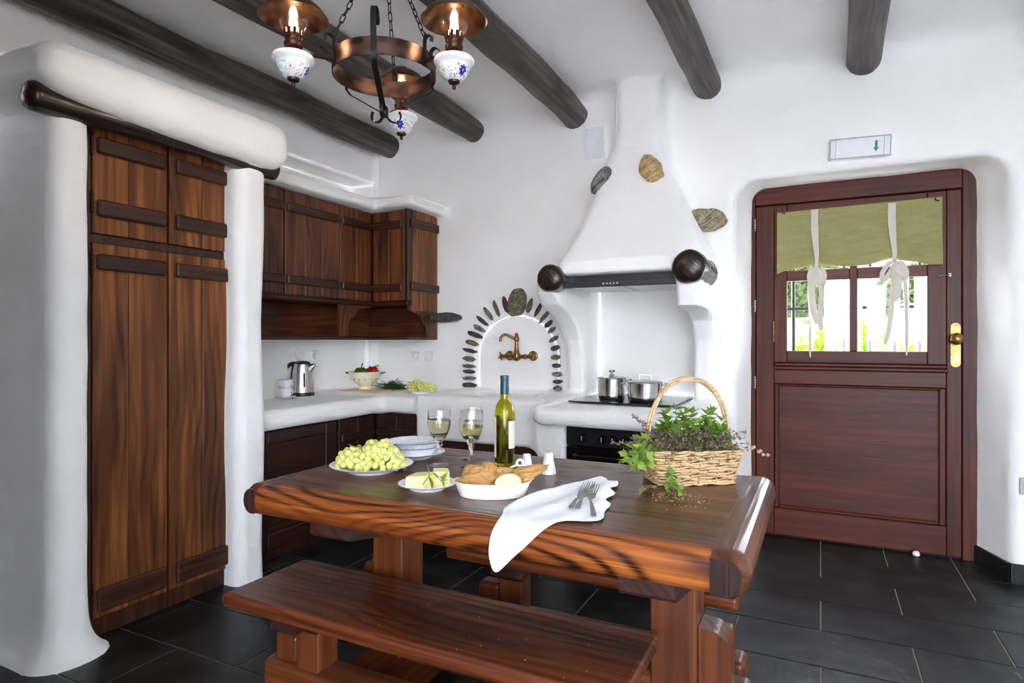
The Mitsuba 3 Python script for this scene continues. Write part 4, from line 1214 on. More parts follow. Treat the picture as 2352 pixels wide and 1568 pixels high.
APEX = np.array([CX, CY_, 2.70])
for lx, ly in LAMPS:
    d = np.array([lx - CX, ly - CY_, 0.0])
    dist = np.linalg.norm(d)
    d /= dist
    side = np.array([-d[1], d[0], 0])
    # upright strap on the ring, with a scroll that carries the chain
    p0 = np.array([CX, CY_, 0]) + d * (RR + 0.006)
    up = [p0 + np.array([0, 0, z]) for z in (RZ0 - 0.004, RZ0 + 0.03, RZ1 + 0.004, RZ1 + 0.022)] + scroll(p0 + d * 0.018 + np.array([0, 0, RZ1 + 0.022]), 0.018, 180, -40, d, 14, 0.35)[1:]
    add(cl + '__upright', strip(up, side, 0.016, 0.003), 'm_iron', 40)
    # arm to the lamp with a small leaf scroll
    l0 = np.array([lx, ly, 0])
    arm = curve([p0 + np.array([0, 0, RZ0 + 0.016]), p0 + d * 0.05 + np.array([0, 0, RZ0 + 0.012]), l0 - d * 0.05 + np.array([0, 0, 2.186]), l0 + np.array([0, 0, 2.186])], 8)
    add(cl + '__arm', strip(arm, side, np.linspace(0.018, 0.012, len(arm)), 0.006), 'm_antique', 40)
    add(cl + '__leaf_scroll', strip(scroll(p0 + d * 0.045 + np.array([0, 0, RZ0 + 0.030]), 0.020, 250, 20, d, 14, 0.2), side, 0.016, 0.002), 'm_iron', 40)
    add(cl + '__hook', tube([p0 + d * 0.010 + np.array([0, 0, RZ1 + 0.03]), p0 + d * 0.002 + np.array([0, 0, RZ1 + 0.05]), p0 - d * 0.004 + np.array([0, 0, RZ1 + 0.036])], 0.0022, 6), 'm_iron', 40)
    chain(cl + '__chain', p0 + np.array([0, 0, RZ1 + 0.036]), APEX - np.array([0, 0, 0.03]))
chain(cl + '__chain', APEX + np.array([0, 0, 0.01]), (CX, CY_, 2.862))
add(cl + '__hub', lathe([(0, -0.035), (0.012, -0.03), (0.02, -0.01), (0.012, 0.01), (0, 0.014)], 18, APEX), 'm_iron', 40)
add(cl + '__ceiling_rose', lathe([(0, 0), (0.018, 0.004), (0.045, 0.03), (0.05, 0.045), (0, 0.046)], 24, (CX, CY_, 2.858)), 'm_antique', 40)
BOT = np.array([CX, CY_, 2.046])
for i, ang in enumerate((0, 120, 240)):
    base = np.array([LAMPS[2][0] - CX, LAMPS[2][1] - CY_, 0.0])
    base /= np.linalg.norm(base)
    a = math.radians(ang + 180)
    d = np.array([base[0] * math.cos(a) - base[1] * math.sin(a), base[0] * math.sin(a) + base[1] * math.cos(a), 0])
    side = np.array([-d[1], d[0], 0])
    q = np.array([CX, CY_, 0]) + d * (RR + 0.006)
    pts = []
    if i == 0:
        pts += scroll(q - d * 0.024 + np.array([0, 0, RZ1 + 0.075]), 0.026, 250, 20, d, 16, -0.1)[:-1] + [q + d * 0.004 + np.array([0, 0, RZ1 + 0.05]), q + np.array([0, 0, RZ1 + 0.01])]
    else:
        pts += [q + np.array([0, 0, RZ1 + 0.002])]
    pts += [q + np.array([0, 0, RZ0 + 0.02]), q + np.array([0, 0, RZ0 - 0.006]), q - d * 0.02 + np.array([0, 0, RZ0 - 0.03]), BOT + d * 0.02 + np.array([0, 0, 0.012])]
    add(cl + '__strap', strip(pts, side, 0.019 if i == 0 else 0.011, 0.003), 'm_iron', 40)
    add(cl + '__lower_scroll', strip(scroll(BOT + d * 0.036 + np.array([0, 0, 0.004]), 0.030, 180, 400, d, 18, 0.25), side, 0.013, 0.0025), 'm_iron', 40)
add(cl + '__boss', blob(BOT + np.array([0, 0, 0.01]), (0.014, 0.014, 0.022), 3, 0.08, 2), 'm_iron', True)


def paint_fn(cx, cy, rotation):
    """Hand-painted blue flowers, ochre lattice marks and leaf sprigs round the porcelain bowl."""
    def fn(p, n, uv):
        a = dr.atan2(p.y - cy, p.x - cx) + rotation
        h = p.z - 2.118
        per = 6.2832 / 4
        k = dr.floor(a / per)
        la = (a - (k + 0.5) * per) * 0.052
        c = mi.Color3f(lin(240, 240, 238))
        sprig = N2((la + k * 0.7 + 5.0) * 420, h * 330 + la * 150 + k * 3.0 + 50.0)
        zone = ss(0.026, 0.018, dr.abs(h + 0.002)) * ss(0.011, 0.016, dr.abs(la))
        c = mix(c, lin(70, 72, 110), ss(0.68, 0.76, sprig) * 0.85 * zone)
        even = (mi.Int32(k) & 1) == 0
        r = dr.sqrt(la * la + h * h)
        th = dr.atan2(h, la)
        pet = 0.0170 * (0.62 + 0.38 * dr.abs(dr.cos(th * 4)))
        fl = ss(pet + 0.0008, pet - 0.0008, r)
        flower = mix(mix(c, lin(44, 40, 168), fl), lin(196, 120, 40), ss(0.0044, 0.0034, r))
        q = dr.abs(la) + dr.abs(h)
        dia = ss(0.0012, 0.0006, dr.abs(q - 0.0105)) * 0.8 + ss(0.0012, 0.0006, dr.abs(q - 0.0145)) * 0.6 * ss(0.002, 0.004, dr.minimum(dr.abs(la), dr.abs(h)))
        lattice = mix(mix(c, lin(190, 140, 70), dr.clip(dia, 0, 1)), lin(176, 120, 60), ss(0.0052, 0.0040, q))
        return dr.select(even, flower, lattice)
    return fn


for i, ((lx, ly), ro, lab) in enumerate(zip(LAMPS, (3.32, 1.10, 1.85), ('left lamp', 'right lamp', 'far lamp'))):
    lp = K(cl + '__lamp')
    plain('m_bowl_%d' % i, mikit.proc(paint_fn(lx, ly, ro)), 0.12, 0.5)
    o = (lx, ly, 0)
    add(lp + '__bowl', lathe([(0, 2.094), (0.018, 2.094), (0.034, 2.104), (0.046, 2.120), (0.051, 2.138), (0.055, 2.146), (0.064, 2.151), (0.067, 2.158), (0.064, 2.166), (0.050, 2.173), (0.030, 2.181), (0.0, 2.183)], 40, o), 'm_bowl_%d' % i, 60)
    add(lp + '__finial', lathe([(0, 2.068), (0.005, 2.069), (0.0065, 2.076), (0.005, 2.082), (0.018, 2.088), (0.020, 2.095), (0, 2.098)], 20, o), 'm_antique', 40)
    add(lp + '__burner', lathe([(0, 2.182), (0.022, 2.183), (0.016, 2.192), (0.028, 2.197), (0.030, 2.208), (0.026, 2.212), (0.026, 2.222), (0.029, 2.226), (0.027, 2.236), (0.0, 2.237)], 24, o), 'm_antique', 40)
    for kk in range(10):
        a = kk * math.pi / 5
        add(lp + '__gallery_prong', rb(lx + 0.027 * math.cos(a) - 0.004, lx + 0.027 * math.cos(a) + 0.004, ly + 0.027 * math.sin(a) - 0.004, ly + 0.027 * math.sin(a) + 0.004, 2.232, 2.252, 0.0018), 'm_antique', False)
    gp = curve([(0.024, 2.240), (0.036, 2.255), (0.0465, 2.280), (0.043, 2.310), (0.030, 2.338), (0.0215, 2.36), (0.020, 2.40), (0.020, 2.46)], 6)
    add(lp + '__chimney_glass', lathe(gp, 36, o), 'm_pane', True)
    add(lp + '__shade', lathe([(0.034, 2.346), (0.060, 2.338), (0.086, 2.318), (0.109, 2.291), (0.1095, 2.2925), (0.087, 2.3205), (0.060, 2.3405), (0.034, 2.3485)], 44, o), 'm_shade', 50)
    add(lp + '__shade_collar', lathe([(0.026, 2.344), (0.035, 2.346), (0.035, 2.350), (0.030, 2.358), (0.026, 2.358)], 24, o), 'm_antique', 40)
    bulb = lathe([(0, 2.246), (0.009, 2.248), (0.0145, 2.262), (0.0135, 2.278), (0.008, 2.296), (0.003, 2.308), (0, 2.310)], 14, o)
    kb = K(lp + '__bulb')
    scene[kb] = {**shape(bulb, 'm_ceramic', True), 'emitter': {'type': 'area', 'radiance': {'type': 'rgb', 'value': [4.5, 3.3, 2.1]}}}

# ------------------------------------------------------------------ things on the table and on the worktop
RV = np.array([math.cos(YAW), math.sin(YAW), 0.0])        # to the right across the view, for items that were laid out facing the photographer
FV = np.array([-math.sin(YAW), math.cos(YAW), 0.0])


def at(c, r, f, z):
    return np.array([c[0], c[1], 0.0]) + RV * r + FV * f + np.array([0, 0, z])


def porcelain(base, label, cat_, c, z, prof, rim_r, rim_z, group=None, blue=True, mat='m_porcelain'):
    t = thing(base, label, cat_, group)
    add(t + '__body', lathe(prof, 48, (c[0], c[1], z)), mat, 50)
    if blue:
        g_ = np.linspace(0, 2 * np.pi, 60, endpoint=False)
        add(t + '__blue_rim', tube(np.stack([c[0] + rim_r * np.cos(g_), c[1] + rim_r * np.sin(g_), np.full(60, z + rim_z)], 1), 0.0011, 6, closed=True), 'm_blue_rim', True)
    return t


def plate_prof(r, h, foot=0.55):
    return [(0, 0.003), (r * foot - 0.004, 0.003), (r * foot - 0.002, 0), (r * foot, 0), (r * foot + 0.002, 0.004), (r * 0.72, h * 0.45), (r * 0.985, h - 0.002), (r, h), (r * 0.985, h + 0.002), (r * 0.72, h * 0.45 + 0.006), (r * foot, 0.009), (0, 0.008)]


# grapes: one berry mesh, placed again and again
scene['m_grape'] = two({'type': 'principled', 'base_color': mikit.proc(lambda p, n, uv: mix(lin(196, 204, 104), lin(228, 226, 148), N(p.x * 70, p.y * 70, p.z * 70))), 'roughness': 0.25, 'specular': 0.5, 'flatness': 0.0, 'sheen': 0.3})
gm = trimesh.creation.icosphere(2)
gv = gm.vertices * [1, 1, 1.18]
GRAPE = shape(trimesh.Trimesh(gv, gm.faces, process=False), 'm_grape', True)
plain('m_grape_stem', rgb(120, 92, 48), 0.7, 0.2)


def grape_bunch(label, c, z0, profile, r, n, seed, halfdepth):
    """profile: top height as a function of the place across (pairs); berries are packed under it."""
    t = thing('grape_bunch', label, 'grapes')
    rg = np.random.default_rng(seed)
    px, ph = zip(*profile)
    P = []
    tries = 0
    while len(P) < n and tries < 60000:
        tries += 1
        x = rg.uniform(px[0], px[-1])
        h = np.interp(x, px, ph)
        f = rg.uniform(-1, 1) * halfdepth * math.sqrt(max(0.05, 1 - ((x - (px[0] + px[-1]) / 2) / ((px[-1] - px[0]) / 2 + 0.01)) ** 2))
        hh = h * math.sqrt(max(0, 1 - (f / (halfdepth + 0.012)) ** 2))
        zz = rg.uniform(r * 0.9, max(r, hh - r * 0.6))
        if zz < hh - 2.4 * r and abs(f) < halfdepth - 2.2 * r and px[0] + 2 * r < x < px[-1] - 2 * r:
            continue
        q = np.array([x, f, zz])
        if all(((q - w_) ** 2).sum() > (1.62 * r) ** 2 for w_ in P):
            P.append(q)
    for q in P:
        s = r * rg.uniform(0.92, 1.1)
        o = at(c, q[0], q[1], z0 + q[2])
        ax = rg.normal(size=3)
        ax /= np.linalg.norm(ax)
        put(t + '__grape', GRAPE, T().translate(o.tolist()).rotate(ax.tolist(), float(rg.uniform(0, 360))).scale(float(s)))
    i = int(np.argmax(ph))
    a = at(c, px[i] * 0.3, 0.0, z0 + ph[i] * 0.45)
    b = at(c, (px[0] + px[i]) / 2 - 0.01, -0.01, z0 + ph[i] * 0.72)
    add(t + '__stem', tube(curve([a, (a + b) / 2 + [0, 0, 0.012], b, b + RV * -0.022 + np.array([0, 0, 0.008])], 6), 0.0022, 6), 'm_grape_stem', True)
    return t


GP = (-1.425, 1.742)
porcelain('plate', 'white blue-rimmed plate under the large pile of green grapes', 'plate', GP, TZ, plate_prof(0.146, 0.026), 0.146, 0.0265)
grape_bunch('large bunch of pale green grapes on the plate at the table left', GP, TZ + 0.012,
            [(-0.116, 0.030), (-0.100, 0.066), (-0.050, 0.074), (-0.030, 0.060), (-0.010, 0.092), (0.022, 0.104), (0.05, 0.096), (0.078, 0.075), (0.10, 0.045), (0.118, 0.028)], 0.0118, 240, 4, 0.085)

SP = (-1.4434, 2.0233)
porcelain('plate', 'flat white plate at the bottom of the plate stack behind the grapes', 'plate', SP, TZ, plate_prof(0.122, 0.022), 0.122, 0.0225)
deep = [(0, 0.003), (0.07, 0.003), (0.072, 0.0), (0.075, 0.004), (0.088, 0.020), (0.108, 0.032), (0.113, 0.034), (0.108, 0.036), (0.086, 0.025), (0.072, 0.010), (0, 0.008)]
porcelain('soup_plate', 'deep white plate in the middle of the stack behind the grapes', 'plate', SP, TZ + 0.012, deep, 0.113, 0.0345)


def patterned(p, n, uv):
    a = N(p.x * 190, p.y * 190, 3.0)
    r = dr.sqrt(dr.square(p.x + 1.4434) + dr.square(p.y - 2.0233))
    z = ss(0.076, 0.082, r) * ss(0.110, 0.104, r)
    return mix(lin(236, 237, 240), lin(210, 218, 229), ss(0.35, 0.75, a) * z)


plain('m_porcelain_print', mikit.proc(patterned), 0.12, 0.5)
porcelain('soup_plate', 'deep white plate with a pale blue inner pattern on top of the stack', 'plate', SP, TZ + 0.031, deep, 0.113, 0.0345, mat='m_porcelain_print')

# wine glasses
def wine_glass(x, y, label, level=0.168, sheet=False):
    t = thing('wine_glass', label, 'wine glass', None)
    outer = [(0, 0.0), (0.040, 0.0), (0.0415, 0.0015), (0.040, 0.003), (0.022, 0.0065), (0.0075, 0.011), (0.0050, 0.022), (0.0048, 0.045), (0.0062, 0.062), (0.0095, 0.078), (0.0165, 0.094), (0.030, 0.112), (0.0395, 0.132), (0.0440, 0.152), (0.0450, 0.170), (0.0440, 0.190), (0.0425, 0.207)]
    inner = [(0.0412, 0.2075), (0.0427, 0.190), (0.0436, 0.170), (0.0426, 0.152), (0.0380, 0.133), (0.0285, 0.1145), (0.014, 0.099), (0.004, 0.094), (0, 0.0935)]
    if sheet:                                   # a thin blown bowl on a solid stem
        add(t + '__bowl', lathe(outer[10:], 48, (x, y, TZ)), 'm_pane', True)
        add(t + '__stem', lathe(outer[:11] + [(0, 0.094)], 48, (x, y, TZ)), 'm_glass', 60)
    else:
        add(t + '__glass', lathe(outer + inner, 48, (x, y, TZ)), 'm_glass', 60)
    ip = np.array(inner[::-1])
    wl = [(float(r) - 0.0006 if r > 0.001 else 0.0, float(z) + 0.0006) for r, z in ip if z < level]
    rl = float(np.interp(level, ip[:, 1], ip[:, 0])) - 0.0006
    add(t + '__wine', lathe(wl + [(rl, level), (0, level)], 48, (x, y, TZ)), 'm_wine', 50)


wine_glass(-1.264, 1.930, 'glass of white wine standing apart at the left, nearest the plate stack')
wine_glass(-1.211, 2.077, 'glass of white wine partly hidden behind another glass', 0.150, True)
wine_glass(-1.134, 1.942, 'glass of white wine in front of the hidden one, left of the bottle', 0.152)

# wine bottle
bt = thing('wine_bottle', 'tall green bottle of white wine with a blue grey capsule', 'bottle')
bx_, by_ = -1.053, 2.050
outer = [(0, 0.012), (0.020, 0.006), (0.031, 0.0), (0.0365, 0.003), (0.0382, 0.010), (0.0382, 0.184), (0.0375, 0.198), (0.0350, 0.211), (0.0305, 0.223), (0.0245, 0.233), (0.0190, 0.241), (0.0165, 0.250), (0.0155, 0.268), (0.0148, 0.31), (0.0148, 0.318), (0.0158, 0.320), (0.0158, 0.328), (0.0148, 0.330), (0.0098, 0.330)]
inner = [(0.0098, 0.318), (0.0122, 0.268), (0.0135, 0.250), (0.0160, 0.240), (0.0215, 0.231), (0.0275, 0.2215), (0.032, 0.2095), (0.0345, 0.197), (0.0352, 0.184), (0.0352, 0.014), (0.030, 0.009), (0.018, 0.013), (0, 0.017)]
add(bt + '__glass', lathe(outer + inner, 56, (bx_, by_, TZ)), 'm_green_glass', 60)
add(bt + '__wine', lathe([(0, 0.018), (0.018, 0.0142), (0.030, 0.0105), (0.0345, 0.016), (0.0345, 0.170), (0, 0.170)], 48, (bx_, by_, TZ)), 'm_bottle_wine', 50)
plain('m_capsule', rgb(58, 88, 98), 0.35, 0.5, metallic=0.4)
add(bt + '__capsule', lathe([(0.0161, 0.262), (0.0153, 0.31), (0.0153, 0.3175), (0.0164, 0.3195), (0.0164, 0.3285), (0.0150, 0.3312), (0, 0.3318), (0, 0.3308), (0.0148, 0.3302), (0.0157, 0.262)], 32, (bx_, by_, TZ)), 'm_capsule', 45)
plain('m_cork', rgb(150, 112, 74), 0.8, 0.2)
add(bt + '__cork', lathe([(0, 0.285), (0.0095, 0.285), (0.0095, 0.327), (0, 0.327)], 20, (bx_, by_, TZ)), 'm_cork', 45)
plain('m_label', rgb(226, 222, 204), 0.6, 0.2)


def label_patch(a0, a1, z0, z1):
    g_ = np.radians(np.linspace(a0, a1, 24))
    v = np.vstack([np.stack([bx_ + r * np.cos(g_), by_ + r * np.sin(g_), np.full(24, TZ + z)], 1) for r, z in ((0.0382, z0), (0.0385, z0), (0.0385, z1), (0.0382, z1))])
    f = []
    for a in range(4):
        b = (a + 1) % 4
        for j in range(23):
            q = [a * 24 + j, a * 24 + j + 1, b * 24 + j + 1, b * 24 + j]
            f += [[q[0], q[1], q[2]], [q[0], q[2], q[3]]]
    return trimesh.Trimesh(v, np.array(f), process=False)


vd = math.degrees(math.atan2(-by_, -bx_))                # towards the viewer
add(bt + '__front_label', label_patch(vd + 22, vd + 140, 0.064, 0.166), 'm_label', 40)
add(bt + '__back_label', label_patch(vd - 150, vd - 52, 0.030, 0.180), 'm_label', 40)

# cheese plate
CP = (-1.100, 1.614)
porcelain('side_plate', 'small white blue-rimmed plate holding the cheese slices', 'plate', CP, TZ, plate_prof(0.092, 0.018, 0.6), 0.092, 0.0185)


def cheese_fn(p, n, uv):
    return mix(lin(236, 226, 158), lin(242, 234, 176), N(p.x * 60, p.y * 60, p.z * 60))


plain('m_cheese', mikit.proc(cheese_fn), 0.45, 0.4)
plain('m_cheese_rind', rgb(244, 240, 206), 0.5, 0.4)
def cheese(label, r0, f0, w_, d_, h0, h1, turn, z):
    t = thing('cheese', label, 'cheese')
    q = [(-w_ / 2, 0), (w_ / 2, 0), (w_ / 2, h0), (-w_ / 2, h1)]
    m = prism([(a * 0.995, b) for a, b in q], -d_ / 2, d_ / 2, 'y')
    v, fc = trimesh.remesh.subdivide_to_size(m.vertices, m.faces, 0.012, 12)
    m = trimesh.Trimesh(v, fc)
    m.vertices = m.vertices + 0.0012 * (meshkit.noise(m.vertices * 70 + 3) - 0.5)[:, None]
    o = at(CP, r0, f0, z)
    m.apply_transform(rot(turn + 26.5, (0, 0, 1)))
    m.apply_translation(o)
    add(t + '__block', m, 'm_cheese', 30)
    add(t + '__rind', xf(cb(-w_ / 2 - 0.0015, -w_ / 2 + 0.003, -d_ / 2, d_ / 2, 0.0005, h1 * 0.96, 0.001), rot(turn + 26.5, (0, 0, 1)), tr(*o)), 'm_cheese_rind', False)


cheese('thick wedge of pale yellow cheese on the front left of the cheese plate', -0.022, -0.008, 0.062, 0.070, 0.040, 0.034, -18, TZ + 0.009)
cheese('pale yellow cheese slice behind on the right of the cheese plate', 0.040, 0.028, 0.046, 0.060, 0.042, 0.044, 12, TZ + 0.009)

# leaves: one ovate, toothed leaf mesh
def leaf_mesh(n=9, wide=0.36, tooth=0.07, curl=0.18, fold=0.18):
    v, f = [], []
    for i in range(n):
        t = i / (n - 1)
        w_ = wide * math.sin(math.pi * t ** 0.75) * (1 - 0.25 * t) * (1 + (tooth if i % 2 else -tooth))
        z = -curl * t * t
        for s in (-1, 0, 1):
            v.append((t, s * w_, z + (fold * w_ if s else 0)))
    for i in range(n - 1):
        for s in (0, 1):
            q = [i * 3 + s, i * 3 + s + 1, i * 3 + 4 + s, i * 3 + 3 + s]
            f += [[q[0], q[1], q[2]], [q[0], q[2], q[3]]]
    return trimesh.Trimesh(v, f, process=False)


def thin(name, c, tr_=0.8):
    scene[name] = {'type': 'principledthin', 'base_color': c, 'roughness': 0.45, 'diff_trans': tr_, 'spec_trans': 0.0}


thin('m_mint', mikit.proc(lambda p, n, uv: mix(lin(96, 138, 48), lin(158, 188, 92), N(p.x * 45, p.y * 45, p.z * 45))))
thin('m_mint_pale', mikit.proc(lambda p, n, uv: mix(lin(136, 172, 66), lin(184, 206, 112), N(p.x * 45, p.y * 45, p.z * 45))))
thin('m_thyme', mikit.proc(lambda p, n, uv: mix(lin(94, 94, 64), lin(152, 146, 112), N(p.x * 60, p.y * 60, p.z * 60))), 0.5)
thin('m_purple', mikit.proc(lambda p, n, uv: mix(lin(84, 66, 72), lin(150, 122, 118), N(p.x * 90, p.y * 90, p.z * 90))), 0.4)
thin('m_dill', rgb(58, 84, 44), 0.5)
plain('m_stem', rgb(112, 116, 66), 0.6, 0.3)
LEAVES = [shape(leaf_mesh(9, w_, 0.07, c_, fo), m_, True) for m_ in ('m_mint', 'm_mint_pale') for (w_, c_, fo) in ((0.34, 0.18, 0.2), (0.40, 0.30, 0.1), (0.30, 0.05, 0.3))]


def leaf_matrix(o, d, up, size):
    d = np.asarray(d, float) / np.linalg.norm(d)
    y = np.cross(up, d)
    y /= np.linalg.norm(y) + 1e-9
    z = np.cross(d, y)
    M = np.eye(4)
    M[:3, 0], M[:3, 1], M[:3, 2], M[:3, 3] = d * size, y * size, z * size, o
    return T(M.tolist())


def leafy(owner, base, tip, n, size, rg, kinds, droop=0.3):
    """A stem with opposite leaf pairs that get smaller to the tip; every leaf its own part."""
    base, tip = np.asarray(base, float), np.asarray(tip, float)
    mid = (base + tip) / 2 + rg.normal(size=3) * 0.008 + np.array([0, 0, 0.01])
    path = curve([base, mid, tip], 8)
    add(owner + '__stem', tube(path, np.linspace(0.0016, 0.0008, len(path)), 6), 'm_stem', True)
    ax = (tip - base) / np.linalg.norm(tip - base)
    ref = rg.normal(size=3)
    for i in range(n):
        t = 0.35 + 0.65 * i / max(n - 1, 1)
        o = path[int(t * (len(path) - 1))]
        e = np.cross(ax, ref)
        e /= np.linalg.norm(e)
        if i % 2:
            e = np.cross(ax, e)
        for s in (-1, 1):
            d = s * e + ax * 0.55 + rg.normal(size=3) * 0.2 + np.array([0, 0, -droop * 0.3])
            put(owner + '__leaf', LEAVES[int(rg.choice(kinds))], leaf_matrix(o, d, ax * 0.6 + np.array([0, 0, 0.8]) + rg.normal(size=3) * 0.25, size * (1.1 - 0.45 * t) * rg.uniform(0.8, 1.15)))
    for _ in range(2):
        put(owner + '__leaf', LEAVES[int(rg.choice(kinds))], leaf_matrix(tip, ax + rg.normal(size=3) * 0.3, np.array([0.1, 0.2, 0.9]), size * 0.5))


rg = np.random.default_rng(77)
ms = thing('mint_sprig', 'small green mint sprig lying on the cheese plate', 'herb')
leafy(ms, at(CP, -0.008, -0.055, TZ + 0.024), at(CP, 0.050, -0.048, TZ + 0.030), 3, 0.050, rg, [1, 4, 1, 3], 0.1)

# oval dish with rusks
OC = (-0.877, 1.628)
ov = thing('oval_dish', 'white oval oven dish filled with rusks, in front of the bottle', 'dish')
sec = [(0.80, 0.0), (0.83, 0.002), (0.96, 0.040), (1.0, 0.044), (1.0, 0.047), (0.965, 0.046), (0.93, 0.040), (0.80, 0.007)]
g_ = np.linspace(0, 2 * np.pi, 64, endpoint=False)
dv = np.vstack([np.array([at(OC, k * 0.118 * math.cos(a), k * 0.072 * math.sin(a), TZ + z) for a in g_]) for k, z in sec] + [np.array([at(OC, 0, 0, TZ + 0.007)]), np.array([at(OC, 0, 0, TZ)])])
df = []
for a in range(len(sec) - 1):
    for j in range(64):
        k = (j + 1) % 64
        df += [[a * 64 + j, a * 64 + k, a * 64 + 64 + k], [a * 64 + j, a * 64 + 64 + k, a * 64 + 64 + j]]
e = (len(sec) - 1) * 64
for j in range(64):
    k = (j + 1) % 64
    df += [[e + j, e + k, len(dv) - 2], [k, j, len(dv) - 1]]
dm_ = trimesh.Trimesh(dv, np.array(df), process=False)
if dm_.volume < 0:
    dm_.invert()
scene[ov] = shape(dm_, 'm_ceramic', 50)


def rusk_fn(p, n, uv):
    a = N(p.x * 50, p.y * 50, p.z * 50)
    b = N(p.x * 260, p.y * 260, p.z * 260)
    return mix(mix(lin(172, 128, 76), lin(206, 164, 106), a), lin(126, 90, 52), ss(0.6, 0.95, b) * 0.5)


bumped('m_rusk', mikit.proc(rusk_fn), lambda p, n, uv: N(p.x * 160, p.y * 160, p.z * 160), 0.004, 0.8, 0.15)


def rusk(label, r_, f_, z_, rad, seed, tilt=0.0, turn=0.0, rough=0.35):
    m = blob((0, 0, 0), rad, seed, rough, 4, freq=2.2)
    m.apply_transform(rot(tilt, (0, 1, 0)))
    m.apply_transform(rot(26.5 + turn, (0, 0, 1)))
    m.apply_translation(at(OC, r_, f_, TZ + z_))
    t = thing('rusk', label, 'bread')
    scene[t] = shape(m, 'm_rusk', True)


rusk('large rounded brown rusk at the left end of the oval dish', -0.045, 0.002, 0.047, (0.060, 0.042, 0.042), 3, -8)
rusk('upright curled brown rusk crust on top of the large rusk', -0.012, 0.014, 0.078, (0.022, 0.018, 0.020), 14, 25, 0, 0.5)
rusk('thin brown bread stick standing out of the large rusk', -0.016, -0.012, 0.083, (0.0065, 0.006, 0.020), 6, 12, 0, 0.3)
rusk('brown rusk behind the pale cut roll', 0.030, 0.035, 0.045, (0.045, 0.03, 0.030), 8, 0)
rusk('long rough brown rusk leaning out over the right rim of the oval dish', 0.098, 0.022, 0.060, (0.070, 0.022, 0.020), 11, -17, 6, 0.4)
rusk('rough brown rusk strip under the long one at the right rim', 0.078, -0.004, 0.047, (0.052, 0.018, 0.018), 18, -20, 4, 0.45)
rl = thing('cut_roll', 'pale yellow cut bread roll half facing the viewer in the oval dish', 'bread')
plain('m_roll_skin', rgb(226, 186, 104), 0.5, 0.3)
plain('m_roll_crumb', mikit.proc(lambda p, n, uv: mix(lin(240, 224, 150), lin(246, 236, 184), N(p.x * 120, p.y * 120, p.z * 120))), 0.6, 0.2)
hb = trimesh.creation.icosphere(3)
hv = hb.vertices * [0.040, 0.026, 0.027]
hv[:, 1] = np.maximum(hv[:, 1], -0.004)
hm = xf(trimesh.Trimesh(hv, hb.faces, process=False), rot(-14, (1, 0, 0)), rot(-8, (0, 1, 0)), rot(26.5, (0, 0, 1)), tr(*at(OC, 0.047, -0.040, TZ + 0.046)))
add(rl + '__skin', hm, 'm_roll_skin', 40)
fm = lathe([(0, 0.0), (0.95, 0.0), (0.92, 0.05), (0.6, 0.09), (0, 0.10)], 40)
fm.vertices = fm.vertices * [0.0395, 0.0265, 0.012]
fm = xf(fm, rot(90, (1, 0, 0)), tr(0, -0.0035, 0), rot(-14, (1, 0, 0)), rot(-8, (0, 1, 0)), rot(26.5, (0, 0, 1)), tr(*at(OC, 0.047, -0.040, TZ + 0.046)))
add(rl + '__cut_face', fm, 'm_roll_crumb', 40)
sc = thing('scoop', 'small white scoop with a curled end lying behind the pale cut roll', 'scoop')
a = np.array([at(OC, 0.02, 0.055, TZ + 0.062), at(OC, 0.05, 0.058, TZ + 0.070), at(OC, 0.075, 0.060, TZ + 0.080)])
add(sc + '__handle', strip(curve(a, 8), FV, 0.012, 0.004), 'm_ceramic', 40)
add(sc + '__curl', tube([at(OC, 0.083 + 0.010 * math.cos(t), 0.060 + 0.004 * t / 6, TZ + 0.084 + 0.010 * math.sin(t)) for t in np.linspace(0, 2 * math.pi, 20, endpoint=False)], 0.0045, 8, closed=True), 'm_ceramic', True)

for (x, y, h, r, lab) in ((-0.934, 1.992, 0.060, 0.0225, 'small white shaker just right of the bottle foot'), (-0.845, 1.980, 0.074, 0.0255, 'taller white fluted shaker at the tip of the long rusk')):
    m = lathe([(0, 0.0), (r, 0.0), (r * 1.02, h * 0.06), (r * 0.94, h * 0.25), (r * 0.62, h * 0.80), (r * 0.60, h * 0.86), (r * 0.64, h * 0.90), (r * 0.58, h * 0.97), (r * 0.3, h), (0, h)], 48)
    an = np.arctan2(m.vertices[:, 1], m.vertices[:, 0])
    k = 1 + 0.035 * np.cos(an * 12) * np.clip((h * 0.7 - m.vertices[:, 2]) / (h * 0.5), 0, 1)
    m.vertices[:, :2] *= k[:, None]
    m.apply_translation((x, y, TZ))
    t = thing('shaker', lab, 'shaker')
    add(t + '__body', m, 'm_ceramic', 50)
    for i in range(5):
        add(t + '__hole', lathe([(0, 0.0006), (0.0012, 0.0006), (0.0012, 0), (0, 0)], 8, (x + 0.005 * math.cos(i * 1.2566), y + 0.005 * math.sin(i * 1.2566), TZ + h)), 'm_black', False)

